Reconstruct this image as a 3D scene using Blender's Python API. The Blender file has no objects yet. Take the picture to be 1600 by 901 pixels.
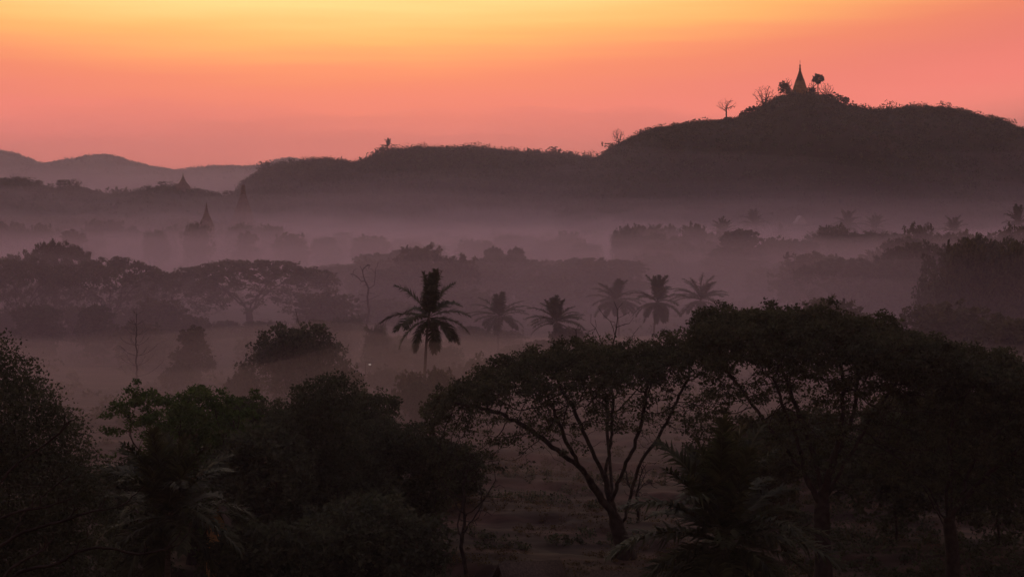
import bpy, math
import numpy as np
from math import radians, pi, sin, cos

S = bpy.context.scene
COL = S.collection
F_PX, HZ, CAM_Z = 2986.0, 300.0, 24.0          # focal length in photo pixels, horizon row, eye height (m)

# ------------------------------------------------------------------ camera, sky, sun, exposure
cam = bpy.data.objects.new('camera', bpy.data.cameras.new('camera'))
COL.objects.link(cam); S.camera = cam
cam.location = (0, 0, CAM_Z); cam.rotation_euler = (pi/2, 0, 0)
cam.data.sensor_width = 36; cam.data.lens = 36*F_PX/1600
cam.data.shift_y = -150.5/1600
cam.data.clip_start = 0.5; cam.data.clip_end = 40000

S.view_settings.view_transform = 'Standard'; S.view_settings.look = 'None'
S.view_settings.exposure = 0.0; S.view_settings.gamma = 1.0
S.view_settings.use_curve_mapping = False
S.render.engine = 'CYCLES'
cy = S.cycles
cy.max_bounces = 8; cy.diffuse_bounces = 3; cy.glossy_bounces = 1; cy.transmission_bounces = 2
cy.volume_bounces = 3; cy.transparent_max_bounces = 24
cy.use_denoising = True
cy.caustics_reflective = False; cy.caustics_refractive = False

def lin(c):
    return tuple((v/255/12.92 if v <= 10.31 else ((v/255+0.055)/1.055)**2.4) for v in c)

W = bpy.data.worlds.new('World'); S.world = W; W.use_nodes = True
nt = W.node_tree; nt.nodes.clear()
def nd(t, **k):
    n = nt.nodes.new(t)
    for a, v in k.items(): setattr(n, a, v)
    return n
def mth(op, a, b=None, c=None, clamp=False):
    n = nd('ShaderNodeMath', operation=op, use_clamp=clamp)
    for i, v in enumerate((a, b, c)):
        if v is None: continue
        if isinstance(v, (int, float)): n.inputs[i].default_value = v
        else: nt.links.new(v, n.inputs[i])
    return n.outputs[0]
tc = nd('ShaderNodeTexCoord')
sep = nd('ShaderNodeSeparateXYZ'); nt.links.new(tc.outputs['Generated'], sep.inputs[0])
elev = mth('MULTIPLY', mth('ARCSINE', sep.outputs[2]), 180/pi)
azim = mth('MULTIPLY', mth('ARCTAN2', sep.outputs[0], sep.outputs[1]), 180/pi)
azo = mth('ADD', azim, 6.0)                       # the glow stands a little left of the view axis
azc = mth('MINIMUM', mth('ABSOLUTE', azo), 34.0)
drop = mth('MULTIPLY', mth('MULTIPLY', azc, azc), 0.0053)
# thin uneven cloud veils, stretched along the horizon
mp = nd('ShaderNodeMapping'); mp.inputs['Scale'].default_value = (9, 9, 150)
nt.links.new(tc.outputs['Generated'], mp.inputs[0])
nz = nd('ShaderNodeTexNoise'); nz.inputs['Scale'].default_value = 1.0; nz.inputs['Detail'].default_value = 4
nt.links.new(mp.outputs[0], nz.inputs[0])
wob = mth('MULTIPLY', mth('SUBTRACT', nz.outputs[0], 0.5), 0.8)
e2 = mth('ADD', mth('SUBTRACT', elev, drop), wob)
pos = mth('DIVIDE', mth('ADD', e2, 10.0), 100.0, clamp=True)
ramp = nd('ShaderNodeValToRGB'); nt.links.new(pos, ramp.inputs[0])
STOPS = [(-10, (.45, .15, .14)), (-1, (.62, .20, .17)),
         (0.3, (1.24, .30, .235)), (1.34, (1.20, .27, .218)), (2.3, (1.06, .246, .185)), (3.26, (1.08, .28, .155)), (3.83, (1.16, .37, .15)),
         (4.6, (1.18, .58, .16)), (5.75, (1.18, .83, .29)), (7.5, (1.2, .95, .42)), (12, (.98, .78, .55)),
         (22, (.62, .49, .49)), (45, (.37, .29, .375)), (89, (.25, .205, .305))]
cr = ramp.color_ramp
while len(cr.elements) < len(STOPS): cr.elements.new(0.5)
for el, (e, c) in zip(cr.elements, STOPS):
    el.position = (e+10)/100; el.color = (*c, 1)
# the sky dims away from the glow
fall = mth('POWER', math.e, mth('MULTIPLY', mth('POWER', mth('DIVIDE', azo, 48.0), 2.0), -1.0))
dim = mth('MULTIPLY_ADD', fall, 0.70, 0.30)
mix = nd('ShaderNodeMix', data_type='RGBA', blend_type='MIX')
cool = nd('ShaderNodeMix', data_type='RGBA', blend_type='MULTIPLY')
cool.inputs[0].default_value = 1.0
nt.links.new(ramp.outputs[0], cool.inputs[6]); cool.inputs[7].default_value = (.85, .74, 1.0, 1)
fall_c = mth('POWER', math.e, mth('MULTIPLY', mth('POWER', mth('DIVIDE', azo, 75.0), 4.0), -1.0)); nt.links.new(fall_c, mix.inputs[0]); nt.links.new(cool.outputs[2], mix.inputs[6]); nt.links.new(ramp.outputs[0], mix.inputs[7])
bg = nd('ShaderNodeBackground'); nt.links.new(mix.outputs[2], bg.inputs[0]); nt.links.new(dim, bg.inputs[1])
sky = nd('ShaderNodeTexSky', sky_type='NISHITA', sun_disc=False)
sky.sun_elevation = radians(1.5); sky.sun_rotation = radians(-2.9)
bg2 = nd('ShaderNodeBackground'); nt.links.new(sky.outputs[0], bg2.inputs[0]); bg2.inputs[1].default_value = 0.004
add = nd('ShaderNodeAddShader'); out = nd('ShaderNodeOutputWorld')
nt.links.new(bg.outputs[0], add.inputs[0]); nt.links.new(bg2.outputs[0], add.inputs[1]); nt.links.new(add.outputs[0], out.inputs[0])

sl = bpy.data.lights.new('sun', 'SUN'); sl.energy = 0.04; sl.angle = radians(14); sl.color = (1, .55, .32)
so = bpy.data.objects.new('sun', sl); COL.objects.link(so)
so.rotation_euler = (radians(-90+5.0), 0, radians(2.9))      # low light from ahead, a little left: shines towards the camera

# ------------------------------------------------------------------ helpers
def X(px, D): return (px-800.0)*D/F_PX
def Z(py, D): return CAM_Z-(py-HZ)*D/F_PX

def make_mesh(name, V, polys):
    """V (n,3); polys: list of (m,k) index arrays."""
    me = bpy.data.meshes.new(name)
    V = np.asarray(V, np.float32)
    polys = [np.asarray(p, np.int32) for p in polys if len(p)]
    me.vertices.add(len(V)); me.vertices.foreach_set('co', V.ravel())
    nl = sum(p.size for p in polys); npol = sum(len(p) for p in polys)
    me.loops.add(nl); me.polygons.add(npol)
    me.loops.foreach_set('vertex_index', np.concatenate([p.ravel() for p in polys]))
    st, tot, o = [], [], 0
    for p in polys:
        k = p.shape[1]
        st.append(np.arange(len(p), dtype=np.int32)*k+o); tot.append(np.full(len(p), k, np.int32)); o += p.size
    me.polygons.foreach_set('loop_start', np.concatenate(st))
    me.update(calc_edges=True); me.validate()
    return me

class MB:
    """Collects shapes for ONE mesh object."""
    def __init__(s): s.V = []; s.P = {}; s.n = 0
    def add(s, V, *polys):
        V = np.asarray(V, float).reshape(-1, 3); s.V.append(V)
        for p in polys:
            p = np.asarray(p, int)
            s.P.setdefault(p.shape[1], []).append(p+s.n)
        s.n += len(V)
    def box(s, c, d, rz=0):
        c = np.array(c, float); d = np.array(d, float)/2
        v = np.array([[x, y, z] for z in (-1, 1) for y in (-1, 1) for x in (-1, 1)], float)*d
        R = np.array([[cos(rz), -sin(rz), 0], [sin(rz), cos(rz), 0], [0, 0, 1]])
        s.add(v@R.T+c, [[0, 2, 3, 1], [4, 5, 7, 6], [0, 1, 5, 4], [2, 6, 7, 3], [1, 3, 7, 5], [0, 4, 6, 2]])
    def lathe(s, prof, k=24, rot=0, sq=0):
        """prof: (r,z) from the bottom up."""
        a = np.arange(k)*2*pi/k+rot
        V = np.array([[r*cos(t), r*sin(t), z] for r, z in prof for t in a])
        q = [[i*k+j, i*k+(j+1) % k, (i+1)*k+(j+1) % k, (i+1)*k+j] for i in range(len(prof)-1) for j in range(k)]
        s.add(V, q)
    def leaves(s, L): s.add(*L)
    def build(s, name, mat, parent=None, loc=(0, 0, 0), smooth=False):
        V = np.concatenate(s.V); P = [np.concatenate(p) for p in s.P.values()]
        return obj(name, make_mesh(name, V, P), mat, parent, loc, smooth)

def obj(name, me, mat=None, parent=None, loc=(0, 0, 0), smooth=False):
    o = bpy.data.objects.new(name, me); COL.objects.link(o)
    if mat is not None and not me.materials: me.materials.append(mat)
    if smooth: me.polygons.foreach_set('use_smooth', np.ones(len(me.polygons), bool))
    o.location = loc
    if parent is not None: o.parent = parent
    return o
def tag(o, label=None, cat=None, group=None, kind=None):
    for k, v in (('label', label), ('category', cat), ('group', group), ('kind', kind)):
        if v: o[k] = v
    return o
def empty(name, loc=(0, 0, 0), rz=0):
    o = bpy.data.objects.new(name, None); COL.objects.link(o)
    o.location = loc; o.rotation_euler = (0, 0, rz); o.empty_display_size = 0.5
    return o
def copy_tree(o, parent=None):
    c = o.copy(); COL.objects.link(c)
    if parent is not None: c.parent = parent
    for ch in list(o.children): copy_tree(ch, c)
    return c

# ------------------------------------------------------------------ materials
def material(name, c1, c2, scale=1.0, rough=0.9, leaf=False, bump=0.0, detail=6, c3=None, stretch=None):
    m = bpy.data.materials.new(name); m.use_nodes = True
    t = m.node_tree; t.nodes.clear()
    N = t.nodes.new; L = t.links.new
    o = N('ShaderNodeOutputMaterial'); b = N('ShaderNodeBsdfPrincipled')
    b.inputs['Roughness'].default_value = rough
    b.inputs['Specular IOR Level'].default_value = 0.15
    co = N('ShaderNodeTexCoord'); mpn = N('ShaderNodeMapping'); L(co.outputs['Object'], mpn.inputs[0])
    if stretch: mpn.inputs['Scale'].default_value = stretch
    nzn = N('ShaderNodeTexNoise'); nzn.inputs['Scale'].default_value = scale; nzn.inputs['Detail'].default_value = detail
    L(mpn.outputs[0], nzn.inputs[0])
    r = N('ShaderNodeValToRGB'); L(nzn.outputs[0], r.inputs[0])
    r.color_ramp.elements[0].position = 0.36; r.color_ramp.elements[1].position = 0.66
    r.color_ramp.elements[0].color = (*c1, 1); r.color_ramp.elements[1].color = (*c2, 1)
    if c3:
        e = r.color_ramp.elements.new(0.51); e.color = (*c3, 1)
    col = r.outputs[0]
    if leaf:
        g = N('ShaderNodeNewGeometry'); h = N('ShaderNodeHueSaturation')
        mm = N('ShaderNodeMapRange'); mm.inputs[3].default_value = 0.6; mm.inputs[4].default_value = 1.45
        L(g.outputs['Random Per Island'], mm.inputs[0]); L(mm.outputs[0], h.inputs['Value']); L(col, h.inputs['Color'])
        col = h.outputs[0]
        tr = N('ShaderNodeBsdfTranslucent'); L(col, tr.inputs[0])
        mx = N('ShaderNodeMixShader'); mx.inputs[0].default_value = 0.3
        L(b.outputs[0], mx.inputs[1]); L(tr.outputs[0], mx.inputs[2]); L(mx.outputs[0], o.inputs[0])
    else:
        L(b.outputs[0], o.inputs[0])
    L(col, b.inputs['Base Color'])
    if bump:
        bp = N('ShaderNodeBump'); bp.inputs['Strength'].default_value = 0.8; bp.inputs['Distance'].default_value = bump
        L(nzn.outputs[0], bp.inputs['Height']); L(bp.outputs[0], b.inputs['Normal'])
    return m
def volume(name, col, dens, aniso):
    m = bpy.data.materials.new(name); m.use_nodes = True
    t = m.node_tree; t.nodes.clear()
    o = t.nodes.new('ShaderNodeOutputMaterial'); v = t.nodes.new('ShaderNodeVolumePrincipled')
    v.inputs['Color'].default_value = (*col, 1); v.inputs['Density'].default_value = dens; v.inputs['Anisotropy'].default_value = aniso
    v.inputs['Density Attribute'].default_value = ''
    t.links.new(v.outputs[0], o.inputs['Volume'])
    return m

M = dict(
    leaf_rain=material('rain_tree_leaves', (.060, .070, .038), (.100, .108, .054), 0.35, leaf=True),
    leaf_green=material('bright_leaves', (.060, .110, .030), (.110, .160, .052), 0.4, leaf=True),
    leaf_dark=material('dark_leaves', (.060, .072, .042), (.100, .114, .062), 0.35, leaf=True),
    leaf_olive=material('olive_leaves', (.070, .072, .032), (.110, .104, .046), 0.35, leaf=True),
    leaf_dry=material('dry_leaves', (.10, .072, .035), (.15, .11, .05), 0.3, leaf=True),
    frond=material('palm_fronds', (.036, .048, .018), (.072, .078, .030), 0.6, rough=0.55, leaf=True),
    bark=material('bark', (.030, .024, .019), (.065, .052, .042), 3.0, bump=0.05),
    palm_bark=material('palm_bark', (.09, .07, .055), (.16, .13, .10), 5.0, bump=0.03, stretch=(.4, .4, 3)),
    ground=material('dry_ground', (.036, .021, .016), (.130, .080, .056), 0.3, detail=14, c3=(.066, .042, .028), bump=0.25, stretch=(.45, 1.3, 1)),
    hill=material('hill_soil', (.040, .036, .022), (.072, .058, .036), 0.08, detail=10, c3=(.050, .050, .026)),
    rock=material('far_forest', (.035, .040, .022), (.060, .055, .034), 0.02, detail=10),
    brick=material('weathered_brick', (.13, .085, .055), (.25, .17, .11), 1.2, bump=0.05, detail=10),
    gilt=material('old_gilding', (.22, .13, .025), (.38, .24, .06), 0.9, rough=0.55, bump=0.03, detail=10),
    gilt_dark=material('tarnished_gilding', (.10, .065, .02), (.17, .11, .04), 1.5, rough=0.5, detail=8),
    iron=material('iron', (.03, .025, .02), (.06, .045, .03), 4.0, rough=0.5),
    thatch=material('thatch', (.06, .045, .032), (.12, .09, .06), 2.0, bump=0.06, stretch=(6, 1, 6)),
    bamboo=material('bamboo_wall', (.16, .105, .055), (.28, .19, .10), 3.0, bump=0.03, stretch=(8, 8, .6)),
    ochre=material('ochre_planks', (.42, .22, .075), (.60, .35, .13), 3.0, stretch=(6, 6, .5)),
    tin=material('pale_tin_roof', (.34, .31, .29), (.46, .42, .40), 1.0, rough=0.5, stretch=(8, .5, 1)),
    wood=material('grey_wood', (.10, .08, .06), (.17, .14, .11), 4.0, stretch=(1, 1, .3)),
)
bulb = bpy.data.materials.new('lit_bulb'); bulb.use_nodes = True
bulb.node_tree.nodes['Principled BSDF'].inputs['Emission Color'].default_value = (1, .9, .8, 1)
bulb.node_tree.nodes['Principled BSDF'].inputs['Emission Strength'].default_value = .35

# ------------------------------------------------------------------ noise on the plane (for terrain)
def fbm(x, y, seed, scale, octs=4):
    x = np.asarray(x, float); y = np.asarray(y, float); r = np.random.default_rng(seed)
    tot = np.zeros(np.broadcast(x, y).shape); amp = 1.0; f = 1.0/scale
    for _ in range(octs):
        for _k in range(3):
            a = r.uniform(0, 2*pi); p = r.uniform(0, 2*pi)
            tot = tot+amp*np.sin((x*cos(a)+y*sin(a))*f*2*pi*r.uniform(.7, 1.4)+p)/3
        amp *= 0.5; f *= 2.1
    return tot

# ------------------------------------------------------------------ ground
def ground_z(x, y):
    x = np.asarray(x, float); y = np.asarray(y, float)
    z = 22.3*np.exp(-(np.maximum(y, 0)/36.0)**2)
    z = z+0.35*fbm(x, y, 5, 60, 3)*np.clip((y-60)/60, 0, 1)
    # low earth banks between the dry fields in the clearing
    w = np.clip((y-100)/20, 0, 1)*np.clip((230-y)/60, 0, 1)
    z = z+w*(0.28*np.tanh(5*np.sin(y*0.36+x*0.16+1.8*np.sin(x*0.07)+fbm(x, y, 6, 14, 3)))+0.10*fbm(x, y, 7, 4, 3))
    return z
def grid_mesh(name, xs, ys, zf):
    XX, YY = np.meshgrid(xs, ys); ZZ = zf(XX, YY)
    n, m = XX.shape
    i = np.arange(n*m).reshape(n, m)
    q = np.stack([i[:-1, :-1], i[:-1, 1:], i[1:, 1:], i[1:, :-1]], -1).reshape(-1, 4)
    return make_mesh(name, np.stack([XX, YY, ZZ], -1).reshape(-1, 3), [q])
def spread(a, b, n, p): return a+(b-a)*np.linspace(0, 1, n)**p
ys = np.concatenate([np.concatenate([np.linspace(-60, 95, 60), np.linspace(95.4, 200, 260), np.linspace(201, 260, 50)]), spread(262, 12000, 120, 2.2)])
xs = np.concatenate([-spread(110, 7000, 50, 2.2)[::-1], np.linspace(-108, 108, 320), spread(110, 7000, 50, 2.2)])
g = obj('ground', grid_mesh('ground', xs, ys, ground_z), M['ground'], smooth=True); tag(g, kind='structure')

# ------------------------------------------------------------------ hills
class Hill:
    def __init__(s, D, prof, wf, wb, seed, rough):
        p = np.array(prof, float)
        s.D, s.wf, s.wb, s.seed, s.rough = D, wf, wb, seed, rough
        s.x = X(p[:, 0], D); s.z = np.maximum(Z(p[:, 1], D), 0)
    def height(s, x, y):
        x = np.asarray(x, float); y = np.asarray(y, float)
        # seen from the camera the ridge runs along view rays: take the profile at the ray's crossing of the ridge distance
        r = np.interp(x, s.x, s.z, left=0, right=0)
        d = y-s.D-0.10*s.wf*np.sin(x/s.wf*1.7+s.seed)*0
        t = np.where(d < 0, -d/s.wf, d/s.wb)
        t = np.clip(t+0.10*fbm(x, y, s.seed, s.wf*0.8, 3)*np.clip(np.abs(t)*3, 0, 1), 0, 1)
        sh = 0.5+0.5*np.cos(pi*t**1.15)
        return r*sh+s.rough*fbm(x, y, s.seed+3, 12*s.D/900, 4)*np.clip(r/15, 0, 1)*np.minimum(sh*3, 1)-1.0*(sh <= 0.001)-0.3
    def build(s, name, mat, step):
        xs = np.arange(s.x[0]-step, s.x[-1]+2*step, step)
        ys = s.D+np.concatenate([np.linspace(-s.wf*1.05, 0, 60), np.linspace(s.wb*0.03, s.wb*1.05, 30)])
        o = obj(name, grid_mesh(name, xs, ys, s.height), mat, smooth=True); tag(o, kind='structure'); return o

pag_hill = Hill(900, [(780, 330), (860, 300), (905, 272), (935, 252), (975, 226), (1020, 208), (1080, 198), (1135, 193), (1172, 184), (1192, 171), (1212, 159),
                      (1232, 154), (1250, 153.5), (1268, 153.5), (1285, 158), (1310, 170), (1350, 178), (1390, 176), (1440, 174), (1480, 175), (1510, 183), (1550, 193),
                      (1600, 212), (1700, 240), (1850, 300), (1990, 380)], 190, 220, 3, 0.8)
mid_hill = Hill(945, [(330, 372), (372, 318), (388, 292), (402, 280), (430, 265), (470, 259), (510, 255), (560, 262), (588, 250), (610, 242), (650, 237), (740, 238),
                       (830, 245), (900, 249), (940, 258), (1000, 265), (1150, 270), (1350, 300), (1500, 370)], 190, 220, 8, 0.9)
left_hill = Hill(850, [(-420, 365), (-250, 300), (-60, 280), (0, 285), (40, 286), (60, 298), (82, 304), (108, 296), (138, 303), (165, 311), (230, 302), (262, 297), (300, 302),
                        (325, 307), (350, 312), (380, 318), (450, 340), (560, 370)], 180, 200, 12, 0.8)
low_rise = Hill(740, [(-300, 372), (-80, 352), (0, 350), (80, 349), (180, 352), (260, 352), (330, 352), (420, 362), (520, 385)], 120, 120, 17, 0.3)
hills = dict(pag=pag_hill, mid=mid_hill, left=left_hill, low=low_rise)
pag_hill.build('pagoda_hill', M['hill'], 1.5)
mid_hill.build('wooded_hill', M['hill'], 2.0)
left_hill.build('low_hill', M['hill'], 2.5)
low_rise.build('valley_hill', M['hill'], 3.0)
near_mtn = Hill(3000, [(-700, 330), (-450, 270), (-200, 232), (-60, 240), (0, 239), (22, 244), (50, 259), (75, 268), (100, 263), (130, 250), (165, 243.5), (200, 256), (240, 264),
                       (280, 270), (320, 264), (345, 262), (400, 263), (425, 258), (455, 249), (478, 255), (500, 264), (545, 264), (570, 255), (600, 247), (640, 252), (720, 268),
                       (820, 275), (1000, 300), (1200, 330)], 700, 700, 21, 1.2)
near_mtn.build('mountains', M['rock'], 6)
# ------------------------------------------------------------------ foliage and branch tools
def leaf_quads(C, size, rng, flat=0.0, asp=0.62):
    """One folded rhombic leaf spray per point of C."""
    n = len(C)
    nrm = rng.normal(size=(n, 3)); nrm[:, 2] = nrm[:, 2]*(1+flat)+flat*0.6
    nrm /= np.linalg.norm(nrm, axis=1, keepdims=True)
    a = rng.normal(size=(n, 3)); u = np.cross(nrm, a); u /= np.linalg.norm(u, axis=1, keepdims=True)+1e-9
    v = np.cross(nrm, u)
    s = (size*rng.uniform(.45, 1.6, n))[:, None]*0.5
    V = np.stack([C-u*s, C-v*s*asp+nrm*s*.18, C+u*s, C+v*s*asp+nrm*s*.18], 1).reshape(-1, 3)
    return V, np.arange(4*n).reshape(n, 4)
def clump_points(centres, per, rad, rng, squash=0.6):
    n = len(centres)
    k = rng.integers(int(per*.6), int(per*1.4)+1, n)
    idx = np.repeat(np.arange(n), k)
    r = np.broadcast_to(rad, (n,))[idx]
    off = rng.normal(size=(len(idx), 3)); off /= np.linalg.norm(off, axis=1, keepdims=True)
    off *= (rng.uniform(0, 1, len(idx))**0.45)[:, None]*r[:, None]
    off[:, 2] *= squash
    return np.asarray(centres)[idx]+off

def grow(seed_pos, seed_par, A, rng, step, kill, infl=1e9, iters=120, lift=0.0, jit=0.12):
    """Space colonisation from a seeded skeleton."""
    P = [np.array(p, float) for p in seed_pos]; par = list(seed_par)
    A = np.array(A, float); Pa = np.array(P)
    d = np.linalg.norm(A[:, None]-Pa[None], axis=2); near = d.argmin(1); dist = d.min(1)
    alive = dist > kill
    used = {}
    for it in range(iters):
        act = alive & (dist < infl)
        if not act.any(): break
        ids, inv = np.unique(near[act], return_inverse=True)
        vec = A[act]-Pa[near[act]]; vec /= np.linalg.norm(vec, axis=1, keepdims=True)+1e-9
        D = np.zeros((len(ids), 3)); np.add.at(D, inv, vec)
        D /= np.linalg.norm(D, axis=1, keepdims=True)+1e-9
        D += rng.normal(0, jit, D.shape); D[:, 2] += lift; D /= np.linalg.norm(D, axis=1, keepdims=True)
        new = Pa[ids]+D*step; ok = []
        for k, i in enumerate(ids):
            prev = used.setdefault(int(i), [])
            if len(prev) >= 3 or any(np.dot(D[k], q) > 0.93 for q in prev):
                alive[(near == i) & act] = False if len(prev) >= 3 else alive[(near == i) & act]
                if len(prev): alive[(near == i) & act] = False
                continue
            prev.append(D[k]); ok.append(k)
        if not ok: continue
        new = new[ok]; base = len(Pa)
        par += [int(ids[k]) for k in ok]
        Pa = np.concatenate([Pa, new])
        dn = np.linalg.norm(A[:, None]-new[None], axis=2); m = dn.min(1); am = dn.argmin(1)
        b = m < dist; near[b] = am[b]+base; dist[b] = m[b]
        alive &= dist > kill
    return Pa, np.array(par)
def pipe_radii(par, tip, n=2.3):
    N = len(par); acc = np.zeros(N); r = np.zeros(N)
    for i in range(N-1, -1, -1):
        r[i] = max(acc[i]**(1/n), tip)
        if par[i] >= 0: acc[par[i]] += r[i]**n
    return r
def tubes(P, par, r, sel, k):
    """Tapered tubes along the selected nodes' edges to their parents: (V, quads)."""
    par = np.asarray(par); N = len(P)
    q = np.where(par >= 0, par, 0)
    d = P-P[q]; root = par < 0
    d[root] = (0, 0, 1); d /= np.linalg.norm(d, axis=1, keepdims=True)+1e-9
    ref = np.array([.31, .87, .38]); u = np.cross(d, ref); u /= np.linalg.norm(u, axis=1, keepdims=True)+1e-9
    v = np.cross(d, u)
    main = np.full(N, -1); best = np.zeros(N)
    for i in range(N):
        p = par[i]
        if p >= 0 and r[i] > best[p]: best[p] = r[i]; main[p] = i
    S_ = np.where(sel & ~root)[0]
    p = par[S_]; ism = main[p] == S_
    a = np.arange(k)*2*pi/k; ca, sa = np.cos(a), np.sin(a)
    fu = np.where(ism[:, None], u[p], u[S_]); fv = np.where(ism[:, None], v[p], v[S_])
    rb = np.where(ism, r[p], np.minimum(r[S_]*1.15, r[p]))
    B = P[p][:, None]+(fu[:, None]*ca[None, :, None]+fv[:, None]*sa[None, :, None])*rb[:, None, None]
    T = P[S_][:, None]+(u[S_][:, None]*ca[None, :, None]+v[S_][:, None]*sa[None, :, None])*r[S_][:, None, None]
    V = np.concatenate([B, T], 1).reshape(-1, 3)
    n = len(S_); o = np.arange(n)[:, None]*2*k; j = np.arange(k)[None]; j2 = (j+1) % k
    Q = np.stack([o+j, o+j2, o+k+j2, o+k+j], -1).reshape(-1, 4)
    return V, Q
def polyline(pts, step):
    pts = np.array(pts, float); out = [pts[0]]
    # Catmull-Rom so that limbs bend instead of kinking
    ext = np.concatenate([[2*pts[0]-pts[1]], pts, [2*pts[-1]-pts[-2]]])
    for i in range(1, len(ext)-2):
        p0, p1, p2, p3 = ext[i-1:i+3]
        n = max(1, int(np.linalg.norm(p2-p1)/step))
        for t in np.arange(1, n+1)/n:
            out.append(0.5*((2*p1)+(-p0+p2)*t+(2*p0-5*p1+4*p2-p3)*t*t+(-p0+3*p1-3*p2+p3)*t**3))
    return out
def skeleton(trunk, limbs, step):
    """trunk: points; limbs: list of (attach index from the trunk's end or point list starting on the trunk)."""
    P = polyline(trunk, step); par = [-1]+list(range(len(P)-1)); lid = [-1]*len(P)
    for li, L in enumerate(limbs):
        T = np.array(P[:len(P)]); a = int(np.linalg.norm(T-np.array(L[0]), axis=1).argmin())
        pts = polyline([P[a]]+list(L[1:]), step)[1:]
        own = lid[a] if lid[a] >= 0 else li
        for q in pts:
            par.append(a); P.append(q); a = len(P)-1; lid.append(own)
    return P, par, lid
def branch_parts(root, P, par, lid0, r, kbig, mat, thing_limbs=True):
    lid = list(lid0)
    for i in range(len(lid0), len(P)): lid.append(lid[par[i]])
    lid = np.array(lid)
    if not thing_limbs: lid[:] = -1
    tr = None
    for L in sorted(set(lid.tolist())):
        mb = MB(); s = lid == L
        for lo, hi, k in ((.12, 9, kbig), (.035, .12, max(4, kbig-2)), (0, .035, 3)):
            m = s & (r >= lo) & (r < hi)
            if (m & (np.asarray(par) >= 0)).any(): mb.add(*tubes(P, par, r, m, k))
        if not mb.n: continue
        if L == -1:
            tr = mb.build('trunk', mat, root, smooth=True)
        else:
            mb.build('limb', mat, tr if tr else root, smooth=True)
    return tr

# ------------------------------------------------------------------ tree kinds (built at the origin, base at z = 0)
def rain_tree(seed, R, H, fork, n_attr=420, per=46, leaf=.34, trunk=None, limbs=None, top=None, tip=.0125, depth=None, thick=2.6, rad=.75, mat='leaf_rain', step=.55,
              parts=True, kbig=7, droop=2.6, xl=None, xr=None, low=0.12, trunk_r=None):
    rng = np.random.default_rng(seed)
    depth = depth or R; xl = -R if xl is None else xl; xr = R if xr is None else xr
    if trunk is None:
        lean = rng.uniform(-.08, .08, 2)*fork
        trunk = [(0, 0, -.4), (lean[0]*.4, lean[1]*.4, fork*.5), (lean[0], lean[1], fork)]
    if limbs is None:
        limbs = []; n = rng.integers(5, 7); a0 = rng.uniform(0, 2*pi); f = np.array(trunk[-1])
        for i in range(n):
            a = a0+i*2*pi/n+rng.uniform(-.3, .3); o = rng.uniform(.42, .66)*R; zt = H-thick*.8-rng.uniform(.6, 1.6)
            st = f-np.array([0, 0, rng.uniform(0, fork*.2)])
            m1 = f+np.array([cos(a), sin(a), 0])*o*.33+np.array([0, 0, (zt-fork)*.42]); m2 = f+np.array([cos(a+.15), sin(a+.15), 0])*o*.7+np.array([0, 0, (zt-fork)*.78])
            limbs.append([st, m1, m2, f+np.array([cos(a+.05), sin(a+.05), 0])*o+np.array([0, 0, zt-fork])])
    cx, rx = (xl+xr)/2, (xr-xl)/2
    A = []; DZ = []
    while len(A) < n_attr:
        x, y = rng.uniform(xl, xr), rng.uniform(-depth, depth)
        q = ((x-cx)/rx)**2+(y/depth)**2
        if q > 1: continue
        zt = (top(x) if top else H-droop*((x-cx)/rx)**2)-droop*(y/depth)**2
        zt += .55*fbm(x, y, seed+1, 4.0, 3)-.35
        dz = rng.exponential(thick*.33)
        if rng.uniform() < low: dz = rng.uniform(thick*.8, thick*2.0)
        if rng.uniform() < .03: dz = -rng.uniform(.2, .7)
        if dz > thick*2.2: continue
        # the clumps break up into separate sprays with gaps between them
        if fbm(x*1.0, y*1.0, seed+7, 3.6, 2) < -.38 and rng.uniform() < .85: continue
        A.append((x, y, zt-dz)); DZ.append(dz)
    A = np.array(A); DZ = np.array(DZ)
    P0, par0, lid = skeleton(trunk, limbs, step)
    nt_ = len(polyline(trunk, step)); P0 = np.array(P0); P0[nt_:] += rng.normal(0, .10*step, (len(P0)-nt_, 3))
    P, par = grow(P0, par0, A, rng, step, step*1.15, lift=.05, jit=.2)
    r = pipe_radii(par, tip*max(1, (step/.5)**1.5), 2.1)
    if trunk_r: r = np.maximum(.012, r*(1+(trunk_r/r[0]-1)*np.clip((r/r[0]-.45)*2.2, 0, 1)))
    flare = np.exp(-np.maximum(P[:, 2], 0)/.7)*.5; r = np.where(np.arange(len(P)) < len(polyline(trunk, step)), r*(1+flare), r)
    root = empty('rain_tree')
    branch_parts(root, P, par, lid, r, kbig, M['bark'], parts)
    tips = np.setdiff1d(np.arange(len(P)), np.array(par))
    keep = rng.uniform(0, 1, len(A)) < np.where(DZ < thick*.55, 1, .5)
    w = np.concatenate([np.where(DZ < thick*.45, 1.0, .45)[keep], np.full(len(tips), .4)])
    C = np.concatenate([A[keep], P[tips]])
    C = np.repeat(C, rng.binomial(4, w), axis=0)
    L = clump_points(C, per/3.4, rng.uniform(.6, 1.25, len(C))*rad, rng, .55)
    mb = MB(); mb.leaves(leaf_quads(L, leaf, rng, .5)); mb.build('crown', M[mat], root)
    return root

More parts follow.
